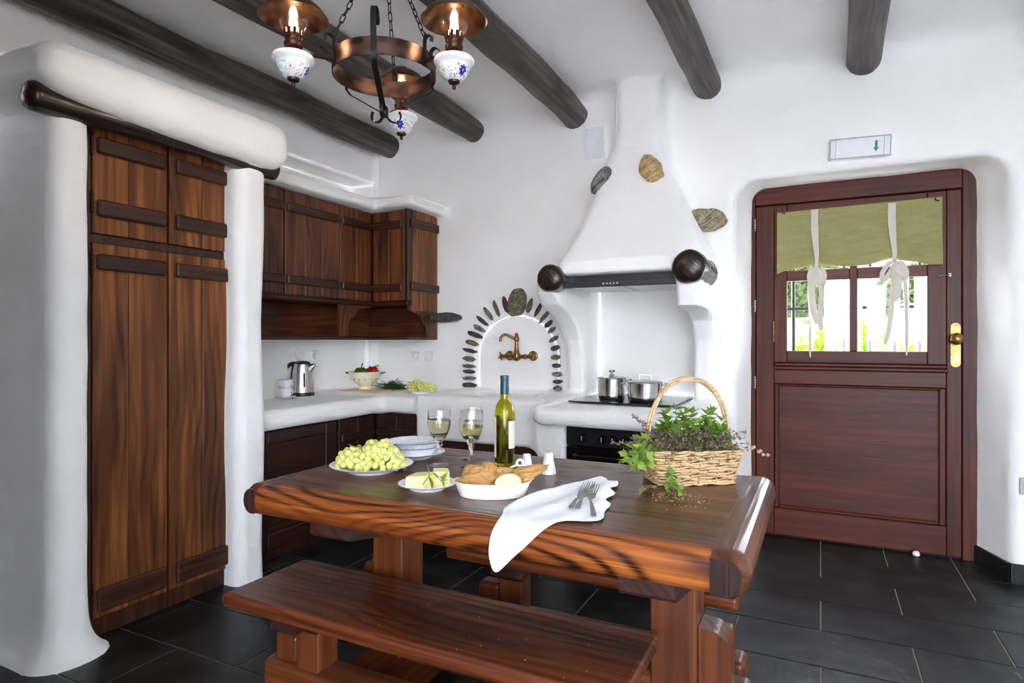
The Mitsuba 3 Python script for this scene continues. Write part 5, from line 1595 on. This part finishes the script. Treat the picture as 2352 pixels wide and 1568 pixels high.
# napkin draped over the front edge of the table: its outline unrolled as (x, distance in from the edge)
OUT = curve([(-0.778, 0.120), (-0.770, 0.050), (-0.748, -0.015), (-0.757, -0.075), (-0.760, -0.120), (-0.740, -0.158), (-0.690, -0.112), (-0.642, -0.066), (-0.606, -0.024), (-0.575, 0.020), (-0.515, 0.045), (-0.500, 0.080), (-0.518, 0.150), (-0.524, 0.220), (-0.552, 0.262), (-0.545, 0.330), (-0.576, 0.385),
             (-0.568, 0.430), (-0.592, 0.508), (-0.618, 0.500), (-0.652, 0.528), (-0.690, 0.432), (-0.724, 0.340), (-0.752, 0.235), (-0.778, 0.120)], 5)[:-1]
poly = Polygon(OUT).buffer(0)
gx, gy = np.meshgrid(np.arange(-0.80, -0.48, 0.0075), np.arange(-0.17, 0.55, 0.0075))
gp = np.stack([gx.ravel(), gy.ravel()], 1)
inn = poly.buffer(-0.004)
gp = gp[[inn.contains(Point(q)) for q in gp]]
np2 = np.vstack([OUT, gp])
tri = Delaunay(np2).simplices
cen = np2[tri].mean(1)
tri = tri[[poly.contains(Point(q)) for q in cen]]


def drape(p):
    x, q = p[:, 0], p[:, 1]
    s = np.maximum(-q, 0)
    ang = np.clip(s / 0.080, 0, 1) * math.pi / 2
    y = np.where(q > 0, 1.450 + q, 1.450 - 0.0575 * np.sin(ang))
    z = np.where(q > 0, TZ + 0.0035, TZ - 0.05 + 0.0535 * np.cos(ang) - np.maximum(s - 0.080, 0))
    n = np.stack([0 * x, np.where(q > 0, 0, -np.sin(ang)), np.where(q > 0, 1, np.cos(ang))], 1)
    # folds run along the cloth, from the hanging tip to the far corner
    w_ = (x + 0.66) * 0.93 - (q - 0.2) * 0.30
    fold = 0.010 * np.exp(-((w_ + 0.065) / 0.022) ** 2) + 0.012 * np.exp(-((w_ - 0.045) / 0.026) ** 2) * np.clip(q / 0.1, 0, 1) + 0.006 * np.sin(w_ * 70 + 4 * q) * np.clip((q + 0.02) / 0.2, 0.15, 1)
    fold = fold + 0.014 * np.exp(-((x + 0.565) / 0.045) ** 2 - ((q - 0.36) / 0.09) ** 2) + 0.008 * (meshkit.fbm(np.stack([x * 16, q * 9, 0 * x], 1), 3, 4) - 0.45) + 0.004
    edge = np.array([poly.exterior.distance(Point(a)) for a in p])
    return np.stack([x, y, z], 1) + n * (np.maximum(fold, 0.0) * (0.25 + 0.75 * np.clip(edge / 0.02, 0, 1)))[:, None]


nv = drape(np2)
fnn = np.cross(nv[tri[:, 1]] - nv[tri[:, 0]], nv[tri[:, 2]] - nv[tri[:, 0]])
tri[(fnn @ np.array([0, -0.5, 0.9])) < 0] = tri[(fnn @ np.array([0, -0.5, 0.9])) < 0][:, ::-1]
plain('m_linen', rgb(238, 239, 243), 0.85, 0.15, sheen=0.2)
nk = thing('napkin', 'white cloth napkin hanging over the front edge of the table', 'napkin')
scene[nk] = shape((nv, tri), 'm_linen', True)


def fork(label, tip, neck, end, roll=(0, 0, 1)):
    t = thing('fork', label, 'fork', None)
    tip, neck, end = (np.asarray(a, float) for a in (tip, neck, end))
    ax = (end - neck) / np.linalg.norm(end - neck)
    side = np.cross(ax, roll)
    side /= np.linalg.norm(side)
    up = np.cross(side, ax)
    h = curve([neck, neck + (end - neck) * 0.3 + up * 0.006, neck + (end - neck) * 0.7 + up * 0.003, end], 6)
    add(t + '__handle', strip(h, side, np.interp(np.arange(len(h)), [0, 4, len(h) - 3, len(h) - 1], [0.007, 0.006, 0.015, 0.008]), 0.0028), 'm_cutlery', 40)
    a2 = (neck - tip) / np.linalg.norm(neck - tip)
    root = tip + (neck - tip) * 0.60
    s2 = np.cross(a2, roll)
    s2 /= np.linalg.norm(s2)
    hd = curve([root, root + (neck - root) * 0.35 - up * 0.003, root + (neck - root) * 0.75 - up * 0.002, neck], 5)
    add(t + '__head', strip(hd, s2, np.interp(np.arange(len(hd)), [0, 6, 11, len(hd) - 1], [0.023, 0.023, 0.013, 0.007]), 0.0022), 'm_cutlery', 40)
    for i in range(4):
        o = s2 * (i - 1.5) * 0.0064
        add(t + '__tine', tube([root + o + a2 * 0.002, (root + tip) / 2 + o - up * 0.002, tip + o + up * 0.001], [0.0019, 0.0017, 0.0008], 6), 'm_cutlery', 40)


fork('steel fork with its handle pointing to the lower left on the napkin', (-0.630, 1.770, TZ + 0.034), (-0.606, 1.640, TZ + 0.020), (-0.596, 1.545, TZ + 0.016))
fork('steel fork lying between two others on the napkin', (-0.612, 1.765, TZ + 0.040), (-0.592, 1.640, TZ + 0.026), (-0.572, 1.530, TZ + 0.020))
fork('steel fork with its handle pointing to the right edge of the napkin', (-0.594, 1.752, TZ + 0.036), (-0.572, 1.630, TZ + 0.024), (-0.518, 1.510, TZ + 0.012))

# willow basket with herbs
BC = np.array([-0.390, 2.092])
E1, E2 = np.array([0.837, 0.547, 0]), np.array([-0.547, 0.837, 0])
bk = thing('basket', 'pale woven willow basket with a tall hooped handle on the right of the table', 'basket')


def willow_fn(p, n, uv):
    a = N(p.x * 36, p.y * 36, p.z * 150)
    b = N(p.x * 160, p.y * 160, p.z * 240)
    return mix(mix(lin(176, 140, 96), lin(226, 200, 158), a), lin(128, 92, 58), ss(0.7, 0.9, b) * 0.6)


plain('m_willow', mikit.proc(willow_fn), 0.55, 0.3)
plain('m_willow_dark', rgb(168, 128, 82), 0.55, 0.3)


def bpt(u, hw, hd, z, off=0.0):
    """A point on the rounded rectangular wall of the basket; u runs once round from 0 to 1."""
    per = [hw, hd, hw, hd]
    r = 0.018
    a = u * 2 * math.pi
    x, y = math.cos(a), math.sin(a)
    k = 1 / (abs(x) ** 8 + abs(y) ** 8) ** (1 / 8)
    x, y = x * k, y * k
    p = E1 * x * (hw + off) + E2 * y * (hd + off)
    return np.array([BC[0], BC[1], 0]) + p + np.array([0, 0, z])


NR = 16
for i in range(NR):
    t = i / (NR - 1)
    hw, hd, z = 0.128 + 0.020 * t, 0.078 + 0.022 * t, TZ + 0.006 + 0.104 * t
    for s in (0, 1):
        u = np.linspace(0, 1, 150, endpoint=False)
        pts = np.array([bpt(a, hw, hd, z + 0.0016 * math.sin(a * 40 + i * 2 + s * 2) + 0.0012 * math.sin(a * 97 + i), 0.0034 * math.sin(a * 2 * math.pi * 15 + math.pi * (i + s))) for a in u])
        if s == 0 or i in (0, NR - 1):
            add(bk + '__weave_rod', tube(pts, 0.0037 + 0.0006 * math.sin(i * 2.3), 6, closed=True), 'm_willow', True)
for k in range(30):
    u = (k + 0.5) / 30
    add(bk + '__stake', tube([bpt(u, 0.128 + 0.020 * t, 0.078 + 0.022 * t, TZ + 0.002 + 0.112 * t) for t in (0, 0.5, 1)], 0.0032, 6), 'm_willow_dark', True)
bm = cb(-0.122, 0.122, -0.073, 0.073, 0.002, 0.010, 0.002)
MB_ = np.eye(4)
MB_[:3, 0], MB_[:3, 1] = E1, E2
MB_[:3, 3] = [BC[0], BC[1], TZ]
add(bk + '__base', xf(bm, MB_), 'm_willow_dark', False)
hg = np.linspace(0, math.pi, 40)
for j in range(3):
    pts = []
    for a in hg:
        x = 0.139 * math.cos(a)
        z = TZ + 0.115 + 0.222 * math.sin(a) ** 0.85
        tw = a * 2.2 + j * 2.094
        pts.append(np.array([BC[0], BC[1], 0]) + E1 * (x * (1 + 0.03 * math.cos(tw))) + E2 * (0.006 * math.sin(tw)) + np.array([0, 0, z + 0.004 * math.cos(tw)]))
    pts = [pts[0] - np.array([0, 0, 0.09]) - E1 * 0.012] + pts + [pts[-1] - np.array([0, 0, 0.09]) + E1 * 0.012]
    add(bk + '__handle_rod', tube(pts, 0.0046, 7), 'm_willow', True)


def bl(x, y, z):
    return np.array([BC[0], BC[1], 0]) + E1 * x + E2 * y + np.array([0, 0, TZ + z])


rh = np.random.default_rng(123)
mb = thing('mint_bunch', 'bright green bunch of mint standing upright in the basket', 'herb')
for (bx0, tx0, ty0, tz0) in ((-0.06, -0.085, -0.02, 0.205), (-0.04, -0.045, 0.0, 0.235), (-0.02, -0.02, -0.03, 0.225), (0.0, 0.012, 0.0, 0.222), (0.02, 0.03, -0.03, 0.195), (0.04, 0.065, 0.0, 0.215), (0.06, 0.105, -0.02, 0.198), (0.05, 0.092, 0.03, 0.225), (-0.05, -0.07, 0.03, 0.215), (0.0, -0.01, 0.03, 0.21), (0.07, 0.115, -0.01, 0.168), (-0.03, -0.055, -0.05, 0.19), (0.01, -0.005, -0.055, 0.195), (0.03, 0.05, -0.05, 0.185), (0.05, 0.085, -0.045, 0.175), (-0.06, -0.1, 0.01, 0.17)):
    leafy(mb, bl(bx0, 0.0, 0.09), bl(tx0, ty0, tz0), 7, 0.052, rh, [0, 1, 2, 0, 3])
mp = thing('mint_bunch', 'yellow green bunch of mint hanging over the left rim of the basket', 'herb')
for (tx0, ty0, tz0) in ((-0.235, -0.040, 0.080), (-0.215, -0.055, 0.085), (-0.225, -0.02, 0.105), (-0.195, -0.065, 0.105), (-0.19, -0.05, 0.085), (-0.185, -0.02, 0.125), (-0.17, -0.075, 0.075), (-0.205, -0.075, 0.07), (-0.16, -0.07, 0.10)):
    leafy(mp, bl(-0.105, -0.03, 0.125), bl(tx0, ty0, tz0), 7, 0.050, rh, [3, 4, 5, 4], 0.5)


def spike(owner, base, tip, n, size, rg, mat):
    """A flowering spike: a stem set with whorls of small calyces, joined into one part."""
    base, tip = np.asarray(base, float), np.asarray(tip, float)
    path = curve([base, (base + tip) / 2 + rg.normal(size=3) * 0.006, tip], 8)
    add(owner + '__stem', tube(path, 0.0011, 6), 'm_stem', True)
    ms_ = []
    for i in range(n):
        t = 0.35 + 0.65 * i / (n - 1)
        o = path[int(t * (len(path) - 1))]
        for _ in range(7):
            d = rg.normal(size=3)
            d /= np.linalg.norm(d)
            ms_.append(xf(LEAF0, leaf_np(o + d * 0.002, d, rg.normal(size=3), size * rg.uniform(0.7, 1.2) * (1.15 - 0.5 * t))))
    k = K(owner + '__flower_spike')
    scene[k] = shape(cat(*ms_), mat, True)
    tag(k, kind='stuff')


LEAF0 = leaf_mesh(4, 0.42, 0.0, 0.2, 0.3)


def leaf_np(o, d, up, size):
    return np.array(leaf_matrix(o, d, up, size).matrix, float).reshape(4, 4)


sg = thing('flowering_herb', 'purple brown flowering sage spikes spreading left out of the basket', 'herb')
for (b_, t_) in (((-0.08, -0.02, 0.12), (-0.27, -0.04, 0.135)), ((-0.07, 0, 0.13), (-0.19, 0.0, 0.215)), ((-0.08, -0.04, 0.12), (-0.21, -0.06, 0.155)), ((-0.07, -0.03, 0.125), (-0.17, -0.05, 0.18)), ((-0.05, -0.05, 0.12), (-0.11, -0.08, 0.175)), ((-0.02, -0.05, 0.12), (-0.055, -0.085, 0.165)),
                 ((0.0, -0.05, 0.12), (-0.005, -0.085, 0.175)), ((0.02, -0.05, 0.12), (0.03, -0.075, 0.185)), ((-0.06, -0.05, 0.12), (-0.15, -0.085, 0.135)), ((0.04, -0.05, 0.11), (0.075, -0.08, 0.16)), ((-0.04, -0.06, 0.12), (-0.08, -0.09, 0.145))):
    spike(sg, bl(*b_), bl(*t_), 12, 0.0115, rh, 'm_purple')
ty = thing('thyme_bunch', 'grey green tangle of dried thyme along the front rim of the basket', 'herb')
tw_ = []
for _ in range(190):
    x = rh.uniform(-0.11, 0.125)
    a = bl(x, rh.uniform(-0.06, 0.02), rh.uniform(0.10, 0.135))
    b = bl(x + rh.normal() * 0.035, rh.uniform(-0.120, -0.02), rh.uniform(0.07, 0.175))
    m_ = (a + b) / 2 + np.array([0, 0, 0.014])
    p = curve([a, m_, b], 4)
    tw_.append(tube(p, 0.0006, 4))
    for _ in range(13):
        o = p[int(rh.integers(2, len(p)))] + rh.normal(size=3) * 0.0025
        tw_.append(xf(LEAF0, leaf_np(o, rh.normal(size=3), rh.normal(size=3), rh.uniform(0.006, 0.012))))
k = K(ty + '__twigs')
scene[k] = shape(cat(*tw_), 'm_thyme', True)
tag(k, kind='stuff')
ds_ = thing('dry_sprig', 'thin dry sprig with pale seed heads sticking out right of the basket', 'herb')
sp_ = curve([bl(0.10, -0.05, 0.118), bl(0.165, -0.05, 0.128), bl(0.20, -0.055, 0.112), bl(0.245, -0.06, 0.085)], 6)
add(ds_ + '__stem', tube(sp_, 0.0009, 6), 'm_stem', True)
plain('m_seed', rgb(176, 146, 128), 0.8, 0.2)
for i, t in enumerate((0.55, 0.62, 0.68, 0.80, 0.86, 0.94, 1.0)):
    o = sp_[int(t * (len(sp_) - 1))]
    add(ds_ + '__seed_head', blob(o + np.array([0, 0, 0.004 * (-1) ** i]), (0.0055, 0.0055, 0.0055), 30 + i, 0.4, 2), 'm_seed', True)
for t in (0.15, 0.25, 0.35, 0.45):
    o = sp_[int(t * (len(sp_) - 1))]
    put(ds_ + '__leaf', LEAVES[0], leaf_matrix(o, rh.normal(size=3), (0, 0, 1), 0.014))

ls = thing('herb_sprig', 'loose green herb sprig with a flower spike lying in front of the basket', 'herb')
for (a, b) in (((-0.435, 1.935, TZ + 0.016), (-0.395, 1.900, TZ + 0.026)), ((-0.43, 1.93, TZ + 0.018), (-0.405, 1.935, TZ + 0.040)), ((-0.43, 1.925, TZ + 0.014), (-0.375, 1.880, TZ + 0.016))):
    leafy(ls, a, b, 3, 0.036, rh, [0, 1, 3], 0.2)
spike(ls, (-0.43, 1.93, TZ + 0.014), (-0.484, 1.815, TZ + 0.010), 12, 0.010, rh, 'm_thyme')
spike(ls, (-0.43, 1.93, TZ + 0.012), (-0.395, 1.862, TZ + 0.009), 8, 0.009, rh, 'm_purple')
cr = []
for _ in range(120):
    o = np.array([-0.375 + rh.normal() * 0.045, 1.835 + rh.normal() * 0.045, TZ + 0.0012])
    cr.append(blob(o, (0.0028 * rh.uniform(0.4, 1), 0.0014, 0.0009), int(rh.integers(90)), 0.3, 0, rh.uniform(0, 3), (0, 0, 1)) if True else None)
    cr[-1].apply_transform(trimesh.transformations.rotation_matrix(rh.uniform(0, 3), (0, 0, 1), o))
add('herb_crumbs', cat(*cr), 'm_crumb', False, label='fallen herb crumbs scattered on the table in front of the basket', cat='crumbs', kind='stuff')

# ------------------------------------------------------------------ worktop: kettle, cups, board, colander, peppers, dill, second grapes
WZ = 0.8665
kc = np.array([-3.216, 3.189])
kt = thing('kettle', 'brushed steel kettle with a black handle on the left worktop', 'kettle')
add(kt + '__base', lathe([(0, 0.0), (0.079, 0.0), (0.081, 0.006), (0.078, 0.018), (0, 0.019)], 40, (kc[0], kc[1], WZ)), 'm_black', 45)
add(kt + '__body', lathe([(0, 0.0195), (0.0765, 0.020), (0.0765, 0.03), (0.072, 0.10), (0.065, 0.17), (0.057, 0.213), (0.054, 0.218), (0, 0.219)], 56, (kc[0], kc[1], WZ)), 'm_steel', 45)
add(kt + '__lid', lathe([(0, 0.218), (0.053, 0.219), (0.050, 0.228), (0.03, 0.236), (0, 0.238)], 36, (kc[0], kc[1], WZ)), 'm_black', 45)
sp1 = [at(kc, 0.045, -0.012, WZ + 0.165), at(kc, 0.066, -0.016, WZ + 0.19), at(kc, 0.086, -0.018, WZ + 0.207)]
add(kt + '__spout', hull(np.vstack([SPH * 0.012 + sp1[2], SPH * 0.016 + sp1[1], SPH * 0.022 + sp1[0], SPH * 0.02 + at(kc, 0.05, -0.012, WZ + 0.195)])), 'm_steel', 50)
hp_ = curve([at(kc, -0.030, 0.0, WZ + 0.222), at(kc, -0.075, 0.005, WZ + 0.218), at(kc, -0.108, 0.008, WZ + 0.185), at(kc, -0.116, 0.01, WZ + 0.135), at(kc, -0.112, 0.01, WZ + 0.105)], 8)
add(kt + '__handle', strip(hp_, FV, 0.030, 0.020), 'm_black', 60)
add(kt + '__handle_back', strip(curve([at(kc, -0.056, 0.0, WZ + 0.215), at(kc, -0.068, 0.0, WZ + 0.12), at(kc, -0.078, 0.0, WZ + 0.022)], 8), FV, 0.034, 0.016), 'm_black', 60)
add(kt + '__level_gauge', strip(curve([at(kc, 0.033, -0.062, WZ + 0.155), at(kc, 0.035, -0.0655, WZ + 0.11), at(kc, 0.036, -0.068, WZ + 0.06)], 6), RV, 0.009, 0.003), 'm_black', 40)
cc = (-3.128, 2.955)
porcelain('saucer', 'white saucer under the two stacked cups', 'saucer', cc, WZ, plate_prof(0.068, 0.012, 0.5), 0.068, 0.0125)
cup = [(0, 0.002), (0.022, 0.002), (0.024, 0.0), (0.026, 0.002), (0.036, 0.025), (0.043, 0.052), (0.0445, 0.062), (0.043, 0.062), (0.0415, 0.052), (0.034, 0.025), (0.022, 0.006), (0, 0.006)]
for i, (dz, lab) in enumerate(((0.008, 'white cup with a dark rim standing on the saucer'), (0.060, 'upper white cup stacked on the other cup'))):
    t = porcelain('cup', lab, 'cup', cc, WZ + dz, cup, 0.0437, 0.0622)
    add(t + '__handle', tube([at(cc, 0.040 + 0.012 * math.sin(a), -0.012, WZ + dz + 0.034 + 0.016 * math.cos(a)) for a in np.linspace(0, math.pi, 14)], 0.003, 8), 'm_porcelain', True)
tsp = thing('teaspoon', 'small steel spoon on the worktop beside the cups', 'spoon')
add(tsp + '__handle', strip(curve([at(cc, 0.075, -0.02, WZ + 0.006), at(cc, 0.115, 0.01, WZ + 0.010), at(cc, 0.14, 0.03, WZ + 0.012)], 6), FV, 0.007, 0.002), 'm_cutlery', 40)
add(tsp + '__bowl', blob(at(cc, 0.062, -0.03, WZ + 0.006), (0.018, 0.011, 0.004), 2, 0.02, 2), 'm_cutlery', True)

cbd = thing('cutting_board', 'pale wooden cutting board lying in the worktop corner', 'cutting board')
scene[cbd] = shape(rb(-3.125, -2.80, 3.455, 3.67, WZ - 0.001, WZ + 0.020, 0.004), 'm_board', 30, 'x')
bc = (-3.005, 3.600)
BZ = WZ + 0.0205
cl_ = thing('colander', 'cream enamel colander bowl with dark wire handles on the cutting board', 'bowl')
add(cl_ + '__bowl', lathe([(0, 0.0), (0.048, 0.0), (0.050, 0.004), (0.046, 0.020), (0.052, 0.028), (0.088, 0.058), (0.116, 0.098), (0.124, 0.124), (0.127, 0.127), (0.124, 0.129), (0.113, 0.100), (0.085, 0.062), (0.05, 0.034), (0, 0.03)], 48, (bc[0], bc[1], BZ)), 'm_enamel_cream', 50)
for s in (-1, 1):
    pts = [at(bc, s * (0.112 + 0.034 * math.sin(a)), 0.030 * math.cos(a), BZ + 0.112 + 0.012 * math.sin(a)) for a in np.linspace(0, math.pi, 14)]
    add(cl_ + '__wire_handle', tube(pts, 0.003, 8), 'm_iron', True)
for k in range(14):
    a = k * 2 * math.pi / 14
    p = np.array([bc[0] + 0.099 * math.cos(a), bc[1] + 0.099 * math.sin(a), BZ + 0.074])
    add(cl_ + '__hole', blob(p, (0.004, 0.004, 0.004), 1, 0.0, 1), 'm_black', True)
plain('m_red_pepper', rgb(168, 22, 24), 0.15, 0.5)
plain('m_green_pepper', rgb(62, 92, 30), 0.18, 0.5)


def pepper(label, c, rad, mat, seed, stem_to):
    t = thing('pepper', label, 'pepper')
    m = trimesh.creation.icosphere(3)
    v = m.vertices
    an = np.arctan2(v[:, 1], v[:, 0])
    k = 1 + 0.10 * np.cos(an * 3 + seed) * (1 - v[:, 2] ** 2)
    v = v * np.asarray(rad) * k[:, None]
    v[:, 2] -= 0.25 * rad[2] * np.exp(-(v[:, 0] ** 2 + v[:, 1] ** 2) / (0.3 * rad[0]) ** 2) * (v[:, 2] > 0)
    m = trimesh.Trimesh(v + np.asarray(c), m.faces, process=False)
    add(t + '__flesh', m, mat, True)
    top = np.asarray(c) + np.array([0, 0, rad[2] * 0.74])
    add(t + '__stem', tube(curve([top, (top + stem_to) / 2 + np.array([0, 0, 0.004]), stem_to], 5), 0.0042, 8), 'm_stem', True)


pepper('green pepper with an upright stem in the colander', at(bc, -0.028, -0.01, BZ + 0.128), (0.048, 0.045, 0.034), 'm_green_pepper', 1.0, at(bc, -0.018, -0.01, BZ + 0.190))
pepper('shiny red pepper at the right side of the colander', at(bc, 0.058, -0.01, BZ + 0.130), (0.044, 0.042, 0.040), 'm_red_pepper', 2.0, at(bc, 0.098, 0.0, BZ + 0.172))
pepper('second red pepper at the back of the colander', at(bc, 0.018, 0.045, BZ + 0.118), (0.040, 0.040, 0.036), 'm_red_pepper', 0.3, at(bc, 0.02, 0.06, BZ + 0.165))
dl = thing('dill_bunch', 'dark green feathery bunch of dill beside the cutting board', 'herb')
dd_ = []
dc = (-2.83, 3.70)
for _ in range(300):
    a = at(dc, rh.uniform(-0.06, 0.05), rh.uniform(-0.03, 0.03), WZ + rh.uniform(0.015, 0.035))
    b = at(dc, rh.normal() * 0.048, rh.normal() * 0.028, WZ + 0.012 + abs(rh.normal()) * 0.030)
    p = curve([a, (a + b) / 2 + np.array([0, 0, 0.012]), b], 3)
    dd_.append(tube(p, 0.0012, 4))
    for _ in range(12):
        o = p[int(rh.integers(2, len(p)))]
        e_ = rh.normal(size=3)
        dd_.append(tube([o, o + e_ / np.linalg.norm(e_) * 0.013 * np.array([1, 1, 0.6]) + np.array([0, 0, 0.002])], [0.0012, 0.0005], 3, False))
k = K(dl + '__fronds')
mdl = cat(*dd_)
mdl.vertices[:, 2] = np.maximum(mdl.vertices[:, 2], WZ + 0.001)
plain('m_dill_stem', rgb(52, 78, 42), 0.6, 0.3)
scene[k] = shape(mdl, 'm_dill_stem', True)
tag(k, kind='stuff')
add(dl + '__stalks', cat(*[tube(curve([at(dc, -0.03, 0.0, WZ + 0.012), at(dc, -0.08, 0.004 * i, WZ + 0.008), at(dc, -0.125 - 0.005 * i, 0.01 * i - 0.02, WZ + 0.006)], 4), 0.0016, 5) for i in range(5)]), 'm_dill_stem', True)
G2 = (-2.545, 3.665)
porcelain('plate', 'white plate under the smaller grapes near the stone arch', 'plate', G2, WZ + 0.002, plate_prof(0.112, 0.018, 0.6), 0.112, 0.0185, blue=False)
grape_bunch('smaller bunch of green grapes on the worktop near the stone arch', G2, WZ + 0.011, [(-0.098, 0.035), (-0.078, 0.075), (-0.045, 0.093), (-0.005, 0.072), (0.045, 0.068), (0.08, 0.058), (0.098, 0.03)], 0.0125, 120, 9, 0.055)

# ------------------------------------------------------------------ hob, pans and oven
HZ_ = 0.8865
hb_ = thing('hob', 'black glass ceramic hob set into the plaster counter', 'hob')
add(hb_ + '__glass', cb(-1.335, -0.710, 3.42, 4.02, HZ_ - 0.004, HZ_ + 0.004, 0.002), 'm_hob', False)
plain('m_ring_print', rgb(70, 72, 76), 0.3, 0.5)
for (x, y, r) in ((-1.165, 3.86, 0.075), (-0.885, 3.86, 0.095), (-1.165, 3.60, 0.09), (-0.885, 3.59, 0.075)):
    add(hb_ + '__ring', lathe([(r, 0.0), (r, 0.0003), (r + 0.002, 0.0003), (r + 0.002, 0.0)], 48, (x, y, HZ_ + 0.004)), 'm_ring_print', False)
PZ = HZ_ + 0.0045


def pan(label, x, y, r, h, knob):
    t = thing('saucepan', label, 'saucepan')
    add(t + '__pot', lathe([(0, 0.0), (r * 0.90, 0.0), (r * 0.965, 0.006), (r * 0.985, 0.016), (r * 0.985, 0.020), (r, 0.024), (r, h), (r * 1.03, h + 0.004), (r * 1.03, h + 0.007), (r * 0.97, h + 0.006), (r * 0.97, 0.03), (0, 0.025)], 56, (x, y, PZ)), 'm_polished', 45)
    add(t + '__lid', lathe([(0, h + 0.021), (r * 0.3, h + 0.020), (r * 0.75, h + 0.014), (r * 0.99, h + 0.009), (r * 1.01, h + 0.006), (r * 0.9, h + 0.006), (0, h + 0.012)], 48, (x, y, PZ)), 'm_polished', 45)
    if knob:
        add(t + '__knob', lathe([(0, h + 0.02), (0.018, h + 0.021), (0.010, h + 0.027), (0.007, h + 0.036), (0.018, h + 0.043), (0.021, h + 0.050), (0.012, h + 0.053), (0, h + 0.053)], 24, (x, y, PZ)), 'm_steel', 45)
    else:
        p = [at((x, y), -0.034, 0, PZ + h + 0.016), at((x, y), -0.034, 0, PZ + h + 0.045), at((x, y), -0.028, 0, PZ + h + 0.050), at((x, y), 0.028, 0, PZ + h + 0.046), at((x, y), 0.034, 0, PZ + h + 0.040), at((x, y), 0.034, 0, PZ + h + 0.016)]
        add(t + '__lid_handle', strip(p, FV, 0.012, 0.004), 'm_steel', 30)
    for s in (-1, 1):
        if not knob and s == -1 or knob and s == 1 or not knob:
            p = [at((x, y), s * (r * 0.98), -0.022, PZ + h - 0.012), at((x, y), s * (r + 0.028), -0.018, PZ + h - 0.006), at((x, y), s * (r + 0.032), 0, PZ + h - 0.004), at((x, y), s * (r + 0.028), 0.018, PZ + h - 0.006), at((x, y), s * (r * 0.98), 0.022, PZ + h - 0.012)]
            add(t + '__side_handle', tube(curve(p, 5), 0.0042, 8), 'm_steel', True)
    return t


pan('tall steel saucepan with a round lid knob on the left of the hob', -1.135, 3.640, 0.084, 0.122, True)
pan('wide steel saucepan with a strap lid handle on the right of the hob', -0.922, 3.600, 0.098, 0.105, False)

ovn = thing('oven', 'black built-in oven under the hob counter with round control knobs', 'oven')
plain('m_panel', rgb(30, 31, 32), 0.22, 0.5)
OY = 3.352
add(ovn + '__control_panel', cb(-1.318, -0.738, OY, OY + 0.03, 0.640, 0.764, 0.003), 'm_panel', False)
add(ovn + '__body', cb(-1.318, -0.738, OY + 0.03, 3.88, 0.03, 0.764, 0.003), 'm_black', False)
dv_ = K(ovn + '__door')
scene[dv_] = shape(cb(-1.318, -0.738, OY - 0.004, OY + 0.029, 0.06, 0.634, 0.004), 'm_black_gloss', False)
add(dv_ + '__handle', tube([(-1.26, OY - 0.004, 0.59), (-1.26, OY - 0.036, 0.59), (-1.25, OY - 0.040, 0.59), (-0.806, OY - 0.040, 0.59), (-0.796, OY - 0.036, 0.59), (-0.796, OY - 0.004, 0.59)], 0.008, 10), 'm_black', 50)
for x in (-1.214, -1.098, -1.035, -0.972, -0.909, -0.846):
    kb_ = K(ovn + '__knob')
    scene[kb_] = shape(xf(lathe([(0, 0), (0.024, 0), (0.023, 0.006), (0.018, 0.010), (0.017, 0.026), (0.014, 0.029), (0, 0.029)], 28), rot(90, (1, 0, 0)), tr(x, OY, 0.689)), 'm_black_gloss', 45)
    add(kb_ + '__grip', rb(x - 0.0035, x + 0.0035, OY - 0.036, OY - 0.026, 0.674, 0.704, 0.002), 'm_steel', False)
